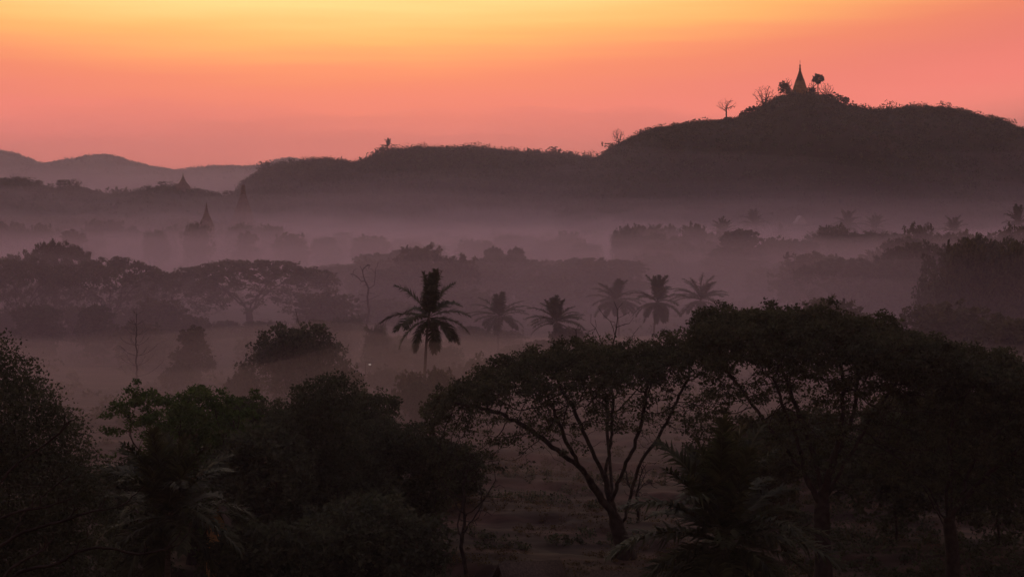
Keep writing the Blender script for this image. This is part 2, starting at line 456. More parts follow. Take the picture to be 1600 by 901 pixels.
def lobes_ellipsoid(rng, n, W, Hc, z0, rl=(.20, .34), cone=0.0):
    out = []
    for i in range(n):
        t = rng.uniform(0, 1); a = rng.uniform(0, 2*pi)
        wz = (1-cone*t)*math.sqrt(max(0.05, 1-(2*t-1)**2*(.75 if not cone else .3)))
        rr = math.sqrt(rng.uniform(.1, 1))*W*.5*wz*.72
        out.append((rr*cos(a), rr*sin(a), z0+t*Hc*.86+Hc*.05, W*rng.uniform(*rl)*(1-.45*cone*t)))
    return np.array(out)
def leafy_tree(seed, W, H, z0=1.5, nl=22, n_leaf=9000, leaf=.38, mat='leaf_dark', name='leafy_tree', cone=0.0, rl=(.16, .30), lobes=None, limb_show=0, tuft=0.12, squash=.8, parts=False):
    rng = np.random.default_rng(seed); Hc = H-z0
    Lb = lobes if lobes is not None else lobes_ellipsoid(rng, nl, W, Hc, z0, rl, cone)
    Lb = np.asarray(Lb, float)
    over = (Lb[:, 2]+Lb[:, 3]*squash)-H
    Lb[:, 2] -= np.maximum(over, 0)
    root = empty(name)
    pts = []
    w = Lb[:, 3]**2; w = w/w.sum()
    cnt = rng.multinomial(n_leaf, w)
    for (x, y, z, r), c in zip(Lb, cnt):
        # sprays of leaves over each lobe: small bunches, not a smooth ball
        nb = max(6, c//16); d = rng.normal(size=(nb, 3)); d[:, 2] = d[:, 2]*.9+.25; d /= np.linalg.norm(d, axis=1, keepdims=True)
        rr = r*(rng.uniform(.55, 1.0, nb)+tuft*np.minimum(rng.exponential(.7, nb), 1.6))
        cs = np.array([x, y, z])+d*rr[:, None]*np.array([1, 1, squash])
        pts.append(clump_points(cs, max(3, c/nb), r*.2+.1, rng, .8))
    pts = np.concatenate(pts); pts[:, 2] = np.maximum(pts[:, 2], .15)
    mb = MB(); mb.leaves(leaf_quads(pts, leaf, rng, .25)); mb.build('crown', M[mat], root)
    A = np.concatenate([Lb[:, :3], Lb[:, :3]+rng.normal(size=(len(Lb), 3))*Lb[:, 3:4]*.55])
    P, par = grow([(0, 0, -.4), (0, 0, z0*.4), (0.05, 0, z0*.8)], [-1, 0, 1], A, rng, max(.4, H*.05), max(.45, H*.055), lift=.05)
    r = pipe_radii(par, .025, 2.2)
    branch_parts(root, P, par, [-1]*3, r, 6, M['bark'], False)
    return root

def bare_tree(seed, W, H, z0, n=130, up=.5, tip=.02, mat='bark', name='bare_tree', fan=1.0, step=None, parts=False):
    rng = np.random.default_rng(seed); A = []
    while len(A) < n:
        p = rng.uniform(-1, 1, 3)
        if (p**2).sum() > 1: continue
        A.append((p[0]*W/2, p[1]*W/2*fan, z0+(p[2]*.5+.5)*(H-z0)))
    step = step or max(.25, H*.045)
    P, par = grow([(0, 0, -.4), (.03*H*rng.uniform(-1, 1), 0, z0*.5), (.05*H*rng.uniform(-1, 1), 0, z0*.85)], [-1, 0, 1], A, rng, step, step*.9, lift=.25, jit=.2)
    r = pipe_radii(par, tip, 2.0)
    root = empty(name); branch_parts(root, P, par, [-1]*3, r, 6, M[mat], False)
    return root

def whorled_tree(seed, H):
    """A slender leafless tree with whorls of rising branches along a straight stem."""
    rng = np.random.default_rng(seed); P = [(0, 0, -.3)]; par = [-1]
    n = 26
    for i in range(1, n+1): P.append((.05*rng.normal(), .05*rng.normal(), H*i/n)); par.append(i-1)
    for i in range(6, n-1, 3):
        k = rng.integers(3, 6); a0 = rng.uniform(0, 2*pi); L = (1-i/n)*.34*H+.5
        for j in range(k):
            a = a0+j*2*pi/k+rng.uniform(-.25, .25); p = i; q = np.array(P[i])
            m = 7
            for t in range(m):
                el = .15+.75*t/m+rng.uniform(-.1, .1)
                q = q+np.array([cos(a)*cos(el), sin(a)*cos(el), sin(el)])*L/m; P.append(q); par.append(p); p = len(P)-1
                if t > 2 and rng.uniform() < .6:
                    b = q; pp = p
                    for _ in range(2):
                        b = b+np.array([cos(a+rng.choice([-.7, .7])), sin(a+rng.choice([-.7, .7])), .8])*L*.09; P.append(b); par.append(pp); pp = len(P)-1
    P = np.array(P, float); r = pipe_radii(par, .015, 2.1)
    root = empty('bare_tree'); branch_parts(root, P, par, [-1]*len(P), r, 6, M['bark'], False)
    return root

def frond_mesh(seed, L, e0, bend, n=54, ll=.95, sag=.5):
    """Coconut frond in the local x-z plane: rachis that starts at elevation e0 and bends over, two combs of leaflets."""
    rng = np.random.default_rng(seed); mb = MB()
    m = 14; P = [np.zeros(3)]; ang = []
    for i in range(m):
        t = (i+.5)/m; a = e0-bend*t**1.5; ang.append(a)
        P.append(P[-1]+np.array([cos(a), 0, sin(a)])*L/m)
    P = np.array(P); par = np.arange(-1, m); r = np.linspace(.055, .008, m+1)
    mb.add(*tubes(P, par, r, np.ones(m+1, bool), 4))
    V = []; Q = []
    for i in range(n):
        t = .12+.88*(i+.5)/n; f = t*m; k = min(m-1, int(f)); base = P[k]+(P[k+1]-P[k])*(f-k); a = ang[k]
        fw = np.array([cos(a), 0, sin(a)]); nrm = np.array([-sin(a), 0, cos(a)])
        ln = ll*(math.sin(pi*(.12+.80*t))**.7)*rng.uniform(.85, 1.12)
        for sgn in (-1, 1):
            d = fw*(.45+.55*t)+np.array([0, sgn, 0])*(.95-.3*t)+nrm*(.25+.2*rng.normal()); d /= np.linalg.norm(d)
            p1 = base+d*ln*.5; d2 = d+np.array([0, 0, -1])*sag*(1.1+.4*rng.normal()); d2 /= np.linalg.norm(d2)
            p2 = p1+d2*ln*.55
            w = np.cross(d, nrm); w = w/(np.linalg.norm(w)+1e-9)*.05
            o = len(V); V += [base-w, base+w, p1+w*1.1, p1-w*1.1, p2+w*.2, p2-w*.2]; Q += [[o, o+1, o+2, o+3], [o+3, o+2, o+4, o+5]]
    mb.add(V, Q)
    V = np.concatenate(mb.V); P_ = [np.concatenate(p) for p in mb.P.values()]
    me = make_mesh('frond', V, P_); me.materials.append(M['frond']); return me
FROND = [frond_mesh(40+i, *a) for i, a in enumerate([
    (4.2, radians(84), radians(14)), (4.5, radians(72), radians(42)), (4.6, radians(48), radians(62)), (4.7, radians(24), radians(58)),
    (4.6, radians(2), radians(56)), (4.3, radians(-22), radians(52)), (3.6, radians(-50), radians(34))])]
def coconut_palm(seed, h, counts, scale=1.0, lean=(0, 0), first=0.0, nut=True):
    rng = np.random.default_rng(seed); root = empty('coconut_palm')
    pts = [(0, 0, -.4), (lean[0]*.15, lean[1]*.15, h*.35), (lean[0]*.5, lean[1]*.5, h*.7), (lean[0], lean[1], h)]
    P = np.array(polyline(pts, .5)); par = np.arange(-1, len(P)-1)
    t = np.linspace(0, 1, len(P)); r = .21-.08*t+.14*np.exp(-t*h/.6)+.006*np.sin(np.arange(len(P))*2.1)
    mb = MB(); mb.add(*tubes(P, par, r, np.ones(len(P), bool), 8)); mb.build('trunk', M['palm_bark'], root, smooth=True)
    for kind, n in enumerate(counts):
        a0 = rng.uniform(0, 2*pi)+first
        for i in range(n):
            o = bpy.data.objects.new('frond', FROND[kind]); COL.objects.link(o); o.parent = root
            o.location = (lean[0], lean[1], h-.05-.06*kind)
            o.rotation_euler = (rng.uniform(-.2, .2), rng.uniform(-.24, .24), a0+i*2*pi/n+rng.uniform(-.4, .4))
            o.scale = (scale*rng.uniform(.88, 1.1),)*3
    return root

def toddy_palm(seed, h, R):
    rng = np.random.default_rng(seed); root = empty('toddy_palm')
    P = np.array([(0, 0, z) for z in np.linspace(-.4, h, 14)]); r = np.linspace(.34, .22, 14)
    mb = MB(); mb.add(*tubes(P, np.arange(-1, 13), r, np.ones(14, bool), 8)); mb.build('trunk', M['palm_bark'], root, smooth=True)
    # one pleated fan leaf on its stalk, along +x
    mb = MB(); L = R*.52; mb.add(*tubes(np.array([(0, 0, 0), (L*.5, 0, .06), (L, 0, 0)], float), [-1, 0, 1], np.array([.05, .04, .03]), np.ones(3, bool), 4))
    n = 15; V = [(L, 0, 0)]; T = []
    for i in range(n):
        a = radians(-125+250*i/(n-1)); rr = R*.5*(1-.12*(abs(a)/2.2)**2)
        for da, q, dz in ((-.085, .8, .05), (0, 1.0, -.05), (.085, .8, .05)):
            V.append((L+rr*q*cos(a+da), rr*q*sin(a+da), dz-.1*q*q))
        o = 1+3*i; T += [[0, o, o+1], [0, o+1, o+2]]
        if i: T.append([0, o-1, o])
    mb.add(V, T); Vv = np.concatenate(mb.V); me = make_mesh('fan_leaf', Vv, [np.concatenate(p) for p in mb.P.values()]); me.materials.append(M['leaf_dark'])
    for i in range(46):
        el = math.asin(rng.uniform(-.95, .95)); o = bpy.data.objects.new('fan_leaf', me); COL.objects.link(o); o.parent = root
        o.location = (0, 0, h+.1); o.rotation_euler = (rng.uniform(-1.2, 1.2), -el, i*2.4+rng.uniform(-.2, .2)); o.scale = (rng.uniform(.85, 1.1),)*3
    return root

def bush_lobes(seed, W, H):
    rng = np.random.default_rng(seed); n = 9
    return [(rng.uniform(-.36, .36)*W, rng.uniform(-.3, .3)*W, H*rng.uniform(.25, .65), W*rng.uniform(.16, .26)) for _ in range(n)]

def place(o, x, y, label, cat, group=None, s=1.0, sz=None, rz=0.0, z=None):
    o.location = (x, y, float(ground_z(x, y)) if z is None else z)
    o.scale = (s, s, sz if sz else s); o.rotation_euler = (0, 0, rz)
    return tag(o, label, cat, group)
def on_hill(h, px, D=None):
    D = D or h.D; x = X(px, D); return x, D, float(h.height(x, D))

# ================================================================== PAGODAS
def pagoda_main():
    root = empty('pagoda'); u = 900/F_PX
    x, y, z = on_hill(pag_hill, 1250, 897); root.location = (x, y, z-1.0)
    zz = lambda py: (155.5-py)*u+.6
    b = MB()
    for i, (w, y0, y1) in enumerate(((18.5, 158, 152.5), (17.2, 152.5, 150), (16.2, 150, 147.6), (15.0, 147.6, 145.4), (13.8, 145.4, 143.4), (12.7, 143.4, 141.6))):
        b.lathe([(w*u*1.03, zz(y0)), (w*u*1.0, zz(y0)+.12), (w*u*1.0, zz(y1)-.2), (w*u*1.04, zz(y1)-.14), (w*u*1.04, zz(y1)), (w*u*.82, zz(y1)+.02)], 8, pi/8)
    b.build('terrace', M['gilt'], root)
    b = MB(); b.lathe([(12.0*u, zz(141.7)), (12.1*u, zz(140.4)), (11.2*u, zz(139.8)), (10.9*u, zz(138)), (10.1*u, zz(135.4)), (9.6*u, zz(133.8)), (9.75*u, zz(133.3)), (9.2*u, zz(132.7)),
                       (8.5*u, zz(130)), (7.8*u, zz(128)), (7.0*u, zz(126))], 28)
    b.build('bell', M['gilt'], root, smooth=True)
    prof = []; n = 11
    for i in range(n):
        t = i/n; r = (6.9*(1-t)**1.25+1.55*t)*u; y0 = 126-t*17; dy = 17/n
        prof += [(r*.94, zz(y0)), (r*1.05, zz(y0-dy*.35)), (r*1.0, zz(y0-dy*.8)), (r*.9, zz(y0-dy*.95))]
    b = MB(); b.lathe(prof, 20); b.build('ringed_spire', M['gilt_dark'], root, smooth=True)
    b = MB(); b.lathe([(1.45*u, zz(109)), (1.7*u, zz(107.6)), (1.3*u, zz(106)), (1.0*u, zz(104)), (.8*u, zz(103.2))], 14); b.build('lotus_bud', M['gilt_dark'], root, smooth=True)
    hti = MB(); hti.lathe([(1.55*u, zz(103.3)), (1.5*u, zz(102.6)), (1.0*u, zz(102.2)), (1.15*u, zz(101.6)), (.7*u, zz(101.1)), (.8*u, zz(100.6)), (.35*u, zz(100)), (.1*u, zz(99))], 12)
    h = hti.build('umbrella_finial', M['iron'], root)
    v = MB(); v.lathe([(.05, zz(99.5)), (.05, zz(93.5))], 6); v.box((.0, 0, zz(97)), (.42, .06, .22)); v.lathe([(.02, zz(95.2)), (.13, zz(94.6)), (.02, zz(93.6))], 8)
    v.build('vane', M['iron'], h)
    tag(root, 'gilded pagoda with a ringed spire on the summit of the highest hill', 'pagoda')
pagoda_main()

def stupa(px, D, zbase, u, prof_base, prof_bell, prof_spire, label, finial=None, turret=None, mat='brick'):
    root = empty('pagoda', (X(px, D), D, zbase))
    for nm, pr, k in (('terrace', prof_base, 8), ('bell', prof_bell, 20), ('ringed_spire', prof_spire, 14)):
        if pr:
            b = MB(); b.lathe([(r*u, z*u) for r, z in pr], k, pi/8 if k == 8 else 0); b.build(nm, M[mat], root, smooth=(k != 8))
    if finial:
        b = MB(); b.lathe([(r*u, z*u) for r, z in finial], 8); b.build('umbrella_finial', M['iron'], root)
    for (tx, tz, tw, th) in (turret or []):
        b = MB(); b.lathe([(tw*u, tz*u), (tw*u, (tz+th*.45)*u), (tw*1.2*u, (tz+th*.5)*u), (tw*.6*u, (tz+th*.7)*u), (.15*u, (tz+th)*u)], 8, pi/8)
        o = b.build('corner_turret', M[mat], root); o.location = (tx*u, 0, 0)
    return tag(root, label, 'pagoda')
u = 838/F_PX
stupa(286, 838, Z(301, 838), u, [(13, -4), (13, 2), (12.2, 2.2), (12.2, 6), (11.4, 6.3), (11.2, 10.5), (10.2, 10.8)],
      [(10, 10.6), (9.4, 12), (7.6, 14), (6, 15.8), (4.8, 17.4), (3.9, 19)], [(3.8, 19), (3.9, 19.4), (2.8, 20.8), (2.9, 21.2), (2.0, 22.8), (2.0, 23.2), (1.2, 25), (.6, 28), (.2, 30.5)],
      'bell shaped pagoda on the low ridge against the violet mountain slope', finial=[(.9, 26), (.7, 26.8), (.15, 27.2), (.08, 32)], turret=[(-9.8, 8, 2.2, 7)])
u = 620/F_PX
stupa(322.6, 620, Z(358, 620), u, [(14.5, -20), (14.2, 0), (13.2, .4), (12.9, 4), (11.8, 4.4), (11.6, 8), (10.8, 8.2)],
      [(10.8, 8), (9.6, 12), (7.7, 16), (5.9, 19.5), (4.9, 22)], [(4.7, 22), (4.8, 22.6), (3.6, 25), (3.6, 25.6), (2.6, 29), (2.6, 29.6), (1.7, 33), (1.0, 37), (.4, 41)],
      'slender pagoda rising from misty bushes below the ridge', finial=[(1.1, 36), (.8, 37), (.2, 38), (.1, 43)])
u = 740/F_PX
stupa(380, 740, Z(352, 740), u, [(22, -14), (22, 0), (20.6, .4), (20.2, 7), (18.2, 7.4), (17.8, 14), (16, 14.5)],
      [(16, 14), (13.2, 22), (10.2, 31), (7.6, 39), (5.6, 45), (4.2, 50)], [(3.9, 50), (4.1, 51), (3.4, 54), (3.6, 55), (2.9, 58), (3.1, 59), (2.3, 62.5), (1.2, 63.5)],
      'tall ruined pagoda with a blunt broken spire beside the wooded hill', finial=[(.12, 63), (.1, 70)])

# ================================================================== BIG FOREGROUND TREES
D = 126; k = F_PX/D; bx, by = 975, 300+CAM_Z*k
def loc(px, py, dy=0.0): return ((px-bx)/k, dy, (by-py)/k)
tr = [loc(980, 880), loc(972, 845), loc(962, 812), loc(955, 785, .2)]
A_limbs = [
    [loc(962, 812), loc(935, 768, -.4), loc(903, 722, -.9), loc(862, 690, -1.3), loc(815, 655, -1.6), loc(762, 632, -1.8), loc(705, 622, -1.6)],
    [loc(955, 785, .2), loc(945, 742, .8), loc(922, 694, 1.4), loc(896, 640, 2.2), loc(870, 596, 2.8)],
    [loc(957, 790, .2), loc(968, 742, -.6), loc(985, 700, -1.2), loc(1000, 650, -1.6), loc(1006, 604, -2.2)],
    [loc(968, 830), loc(1000, 730, .8), loc(1035, 680, 1.6), loc(1062, 630, 2.5), loc(1085, 590, 3.0)],
    [loc(945, 742, .8), loc(958, 690, 2.5), loc(962, 630, 4.4), loc(955, 585, 5.6)],
    [loc(922, 745, -.6), loc(890, 690, -2.6), loc(868, 640, -4.5), loc(850, 600, -5.5)],
]
def topA(x):
    return float(np.interp(x, [(p-bx)/k for p in (640, 690, 740, 790, 850, 905, 960, 1030, 1090, 1150)], [(by-q)/k for q in (640, 606, 578, 556, 538, 528, 534, 532, 520, 545)]))
o = rain_tree(101, 10, 15, 3, n_attr=1700, per=40, leaf=.18, tip=.0145, trunk=tr, limbs=A_limbs, top=topA, depth=8.0, thick=2.7, rad=.58, step=.40, kbig=9, xl=loc(652, 0)[0], xr=loc(1130, 0)[0], droop=1.6, trunk_r=.50, low=.22)
place(o, X(bx, D), D, 'wide umbrella shaped rain tree with bare forking limbs in the middle foreground', 'tree', 'rain trees of the near row')

D = 115; k = F_PX/D; bx, by = 1285, 300+CAM_Z*k
tr = [loc(1287, 930), loc(1286, 870), loc(1284, 815), loc(1286, 775)]
B_limbs = [
    [loc(1284, 800), loc(1258, 748, -.5), loc(1222, 700, -1.0), loc(1185, 652, -1.4), loc(1152, 606, -1.8), loc(1118, 566, -2.0)],
    [loc(1286, 775), loc(1276, 720, 1.0), loc(1258, 664, 2.0), loc(1240, 606, 3.0), loc(1222, 560, 3.6)],
    [loc(1286, 780), loc(1300, 715, -1), loc(1306, 650, -2.2), loc(1302, 590, -3.4), loc(1290, 545, -4.0)],
    [loc(1285, 790), loc(1318, 742, .6), loc(1352, 690, 1.4), loc(1385, 645, 2.0), loc(1420, 600, 2.6)],
    [loc(1300, 715, -1), loc(1335, 650, .5), loc(1355, 600, 3.2), loc(1362, 560, 4.6)],
    [loc(1258, 748, -.5), loc(1238, 690, -2.6), loc(1210, 630, -4.2), loc(1190, 580, -5.2)],
]
def topB(x):
    return float(np.interp(x, [(p-bx)/k for p in (1050, 1080, 1105, 1150, 1210, 1280, 1340, 1400, 1460, 1540)], [(by-q)/k for q in (540, 508, 492, 485, 482, 486, 500, 517, 530, 560)]))
o = rain_tree(102, 10, 16, 5, n_attr=1700, per=66, leaf=.18, tip=.014, trunk=tr, limbs=B_limbs, top=topB, depth=8.5, thick=4.2, rad=.66, step=.42, kbig=9, xl=loc(1072, 0)[0], xr=loc(1490, 0)[0], droop=1.5, trunk_r=.50, low=.28)
place(o, X(bx, D), D, 'tallest dark rain tree with a thick upright trunk behind the nearest coconut palm', 'tree', 'rain trees of the near row')

D = 118; k = F_PX/D; bx, by = 1492, 300+CAM_Z*k
tr = [loc(1490, 925), loc(1488, 850), loc(1482, 800)]
def topC(x):
    return float(np.interp(x, [(p-bx)/k for p in (1380, 1420, 1470, 1530, 1590, 1650, 1720)], [(by-q)/k for q in (540, 520, 527, 532, 548, 566, 600)]))
o = rain_tree(103, 9, 15, 5.5, n_attr=1300, per=80, leaf=.20, trunk=tr, top=topC, depth=8, thick=4.5, rad=.7, step=.5, kbig=8, xl=loc(1385, 0)[0], xr=loc(1715, 0)[0], droop=1.5, trunk_r=.42, low=.3)
place(o, X(bx, D), D, 'black dense rain tree cut by the right edge of the picture', 'tree', 'rain trees of the near row')

# dense dark tree at the left edge, close by
lob = [(-3.5, 0, 15, 3.6), (-1.4, 1, 14.2, 3.2), (.6, -1, 13.0, 2.9), (2.0, .5, 11.6, 2.4), (3.0, -.5, 10.0, 2.3), (1.4, -2, 9.6, 3.2), (-2, -2, 10.5, 4.0), (3.6, .8, 8.2, 2.1), (2.2, -1.5, 6.6, 2.8),
       (-1, -2, 6.5, 3.6), (-4, -1, 7, 4), (3.9, 0, 6.0, 1.9), (.5, -1, 3.8, 3), (3.0, 0, 3.6, 2.2), (-3.5, 0, 3, 3.5)]
o = leafy_tree(111, 11, 18.5, 2.0, n_leaf=135000, leaf=.145, lobes=lob, tuft=.09, squash=.85)
place(o, X(-2, 92), 92, 'tall black leafy tree filling the left edge of the foreground', 'tree')

# light green tree with visible branches, left of centre
D = 122; k = F_PX/D; bx, by = 300, 300+CAM_Z*k
def topD(x):
    return float(np.interp(x, [(p-bx)/k for p in (160, 190, 230, 262, 300, 345, 380, 410)], [(by-q)/k for q in (640, 626, 606, 612, 610, 614, 622, 640)]))
o = rain_tree(104, 6, 12, 3.2, n_attr=360, per=46, leaf=.20, top=topD, depth=4.4, thick=4.6, rad=.55, step=.38, xl=loc(162, 0)[0], xr=loc(405, 0)[0], droop=.8, mat='leaf_green', low=.45, trunk_r=.3)
o.name = 'leafy_tree'
place(o, X(bx, D), D, 'bright green open crowned tree beside the black tree on the left', 'tree')
# dense bushy mass of the middle foreground: three trees
o = leafy_tree(112, 9.4, 12.4, .6, nl=34, n_leaf=70000, leaf=.19, mat='leaf_dark', tuft=.3, rl=(.14, .24))
place(o, X(492, 124), 124, 'broad dark bushy tree with a raised leafy tip in the lower left foreground', 'tree')
o = leafy_tree(113, 6.4, 8.8, .6, nl=26, n_leaf=46000, leaf=.19, mat='leaf_dark', tuft=.3)
place(o, X(622, 128), 128, 'dark leafy tree to the left of the umbrella shaped tree', 'tree')
o = leafy_tree(114, 7, 9.6, .6, nl=24, n_leaf=26000, leaf=.26, mat='leaf_dark', tuft=.25)
place(o, X(395, 116), 116, 'low dark tree in front of the bright green crown', 'tree')
o = leafy_tree(115, 8, 7.0, .3, nl=24, n_leaf=26000, leaf=.26, mat='leaf_dark', tuft=.25)
place(o, X(575, 108), 108, 'low rounded tree at the bottom edge left of the clearing', 'tree')
o = leafy_tree(116, 7, 6.2, .3, nl=20, n_leaf=18000, leaf=.26, mat='leaf_dark', tuft=.25)
place(o, X(430, 103), 103, 'squat shrubby tree at the bottom edge beside the lower left palm', 'tree')
o = leafy_tree(117, 6, 5.2, .8, nl=18, n_leaf=14000, leaf=.27, mat='leaf_olive', tuft=.3)
place(o, X(1195, 142), 142, 'brownish small tree in the shade just left of the thick upright trunk', 'tree')
o = leafy_tree(118, 8, 9.0, .8, nl=20, n_leaf=17000, leaf=.28, mat='leaf_dark', tuft=.3)
place(o, X(1400, 134), 134, 'dark small tree under the canopy behind the thick upright trunk', 'tree')
o = leafy_tree(119, 9, 10, .8, nl=24, n_leaf=20000, leaf=.28, mat='leaf_dark', tuft=.3)
place(o, X(1560, 130), 130, 'dark tree filling the shade below the right edge canopy', 'tree')
o = leafy_tree(120, 5, 4.2, .3, nl=16, n_leaf=14000, leaf=.27, mat='leaf_dark', tuft=.3)
place(o, X(700, 146), 146, 'loose dark tree on the left side of the clearing', 'tree')

o = leafy_tree(121, 8, 9.2, .6, nl=26, n_leaf=26000, leaf=.19, mat='leaf_green', tuft=.35, rl=(.12, .2))
place(o, X(318, 127), 127, 'dim green tree whose foliage fills the space under the bright green crown', 'tree')
o = leafy_tree(122, 6, 8.2, .6, nl=20, n_leaf=20000, leaf=.19, mat='leaf_dark', tuft=.35, rl=(.12, .2))
place(o, X(205, 119), 119, 'dark shrubby tree between the black tree and the lower left palm', 'tree')
o = leafy_tree(123, 8, 9.8, .6, nl=26, n_leaf=30000, leaf=.19, mat='leaf_dark', tuft=.35, rl=(.12, .22))
place(o, X(410, 131), 131, 'dark full crowned tree between the bright green crown and the tree with the raised tip', 'tree')
o = leafy_tree(124, 7.5, 9.4, .6, nl=26, n_leaf=26000, leaf=.19, mat='leaf_dark', tuft=.35, rl=(.12, .22))
place(o, X(572, 134), 134, 'dark tree closing the gap right of the tree with the raised tip', 'tree')
# slender bare tree in the clearing
o = bare_tree(131, 5.0, 8.2, 2.2, n=120, tip=.018)
place(o, X(730, 122), 122, 'slender leafless tree standing in the earth clearing', 'tree')
o = bare_tree(132, 2.4, 4.6, 1.4, n=50, tip=.016)
place(o, X(683, 120), 120, 'small leafless sapling under dark leaves beside the clearing', 'tree')
o = bare_tree(133, 3.5, 5.0, 1.2, n=60, tip=.02)
place(o, X(997, 138), 138, 'short bare tree behind the forked trunk of the umbrella shaped tree', 'tree')
o = bare_tree(134, 8.5, 15.6, 6.0, n=120, tip=.02, fan=.5)
place(o, X(958, 150), 150, 'leafless tree whose twigs rise above the umbrella shaped crown', 'tree')

# near bare tree at the lower left corner: branches reach in from outside the frame
D = 30; k = F_PX/D; bx, by = -90, 300+(CAM_Z-float(ground_z(X(-90, 30), 30)))*k
tr = [loc(-90, by+40), loc(-95, 1500), loc(-85, 1150, .2), loc(-60, 990, .1)]
tw = [
    [loc(-60, 990, .1), loc(-15, 940), loc(30, 895, .1), loc(80, 885, .15), loc(112, 868, .2), loc(150, 860, .3), loc(210, 871, .35), loc(250, 864, .4), loc(272, 858, .4), loc(288, 838, .45)],
    [loc(-60, 990, .1), loc(-20, 880, -.2), loc(22, 838, -.2), loc(60, 822, -.25), loc(115, 805, -.3), loc(160, 791, -.3), loc(190, 786, -.35), loc(215, 770, -.35), loc(232, 752, -.4)],
    [loc(-80, 1080, .1), loc(-40, 820, .5), loc(-5, 750, .6), loc(25, 722, .6), loc(50, 705, .7), loc(78, 684, .7), loc(92, 668, .7)],
    [loc(-60, 990, .1), loc(-30, 880, -.4), loc(5, 808, -.5), loc(45, 790, -.55), loc(75, 784, -.6), loc(105, 777, -.6), loc(127, 768, -.6)],
    [loc(22, 838, -.2), loc(40, 800, -.1), loc(62, 778, -.1), loc(85, 760, -.1), loc(110, 742, -.1)],
    [loc(-15, 940), loc(20, 888, -.3), loc(50, 866, -.4), loc(78, 850, -.4), loc(92, 834, -.4)],
    [loc(112, 868, .2), loc(120, 850, .2), loc(132, 842, .2)], [loc(115, 805, -.3), loc(122, 792, -.3), loc(130, 789, -.3)],
    [loc(160, 791, -.3), loc(167, 784, -.3), loc(170, 770, -.3)], [loc(78, 684, .7), loc(84, 672, .7), loc(100, 664, .7)],
    [loc(250, 864, .4), loc(268, 850, .4), loc(276, 835, .4)],
]
P, par, lid = skeleton(tr, tw, .08)
P = np.array(P)+np.random.default_rng(5).normal(0, .006, (len(P), 3)); rr = []
P = list(P); rng = np.random.default_rng(9)
for i in range(len(lid)):
    if lid[i] >= 0 and rng.uniform() < .22:
        p = i; q = P[i]; d = np.array([rng.uniform(-.2, .8), rng.uniform(-.4, .4), rng.uniform(.3, 1)]); d /= np.linalg.norm(d)
        for _ in range(rng.integers(1, 4)):
            q = q+(d+rng.normal(0, .25, 3))*.055; P.append(q); par.append(p); lid.append(lid[i]); p = len(P)-1
P = np.array(P); r = pipe_radii(par, .0100, 2.1); r[:len(polyline(tr, .08))] = np.maximum(r[:len(polyline(tr, .08))], .05)
root = empty('bare_tree')
mbt = MB(); lid = np.array(lid); mbt.add(*tubes(P, par, r, lid == -1, 7)); trk = mbt.build('trunk', M['bark'], root, smooth=True)
own = np.array(lid)
for L in sorted(set(own.tolist())-{-1}):
    m = MB(); m.add(*tubes(P, par, r, own == L, 5)); m.build('branch', M['bark'], trk, smooth=True)
root.location = (X(-90, 30), 30, float(ground_z(X(-90, 30), 30)))
tag(root, 'leafless twiggy branches reaching in at the lower left corner', 'tree')

# ================================================================== COCONUT PALMS
o = coconut_palm(201, Z(838, 96), (4, 6, 7, 8, 7, 6, 2), 1.3, first=.4)
place(o, X(1130, 96), 96, 'nearest coconut palm, with glossy dark fronds at the bottom edge', 'palm', 'coconut palms of the foreground', z=0)
o = coconut_palm(202, Z(800, 102), (5, 5, 6, 7, 6, 5, 2), 1.1)
place(o, X(262, 102), 102, 'dark coconut palm in the lower left foreground', 'palm', 'coconut palms of the foreground', z=0)
o = coconut_palm(203, Z(492, 205), (4, 4, 2, 3, 4, 5, 2), 1.12, lean=(.55, 0), first=0.1)
place(o, X(662, 205), 205, 'tall coconut palm standing alone in the mist, above the clearing', 'palm', 'coconut palms in the mist', z=0)
palm_proto = coconut_palm(204, 11.2, (4, 4, 5, 5, 5, 3, 1), 1.15, lean=(.3, .2))
palm_proto2 = coconut_palm(205, 11.2, (4, 4, 5, 6, 4, 4, 1), 1.15, lean=(-.4, .1))
palm_proto3 = coconut_palm(206, 11.2, (2, 3, 5, 6, 6, 4, 3), 1.15, lean=(.9, .1))
palm_proto4 = coconut_palm(207, 11.2, (5, 3, 3, 5, 5, 5, 3), 1.15, lean=(-.8, .3))
palm_proto5 = coconut_palm(208, 11.2, (2, 5, 6, 5, 3, 3, 2), 1.15, lean=(.2, -.4))
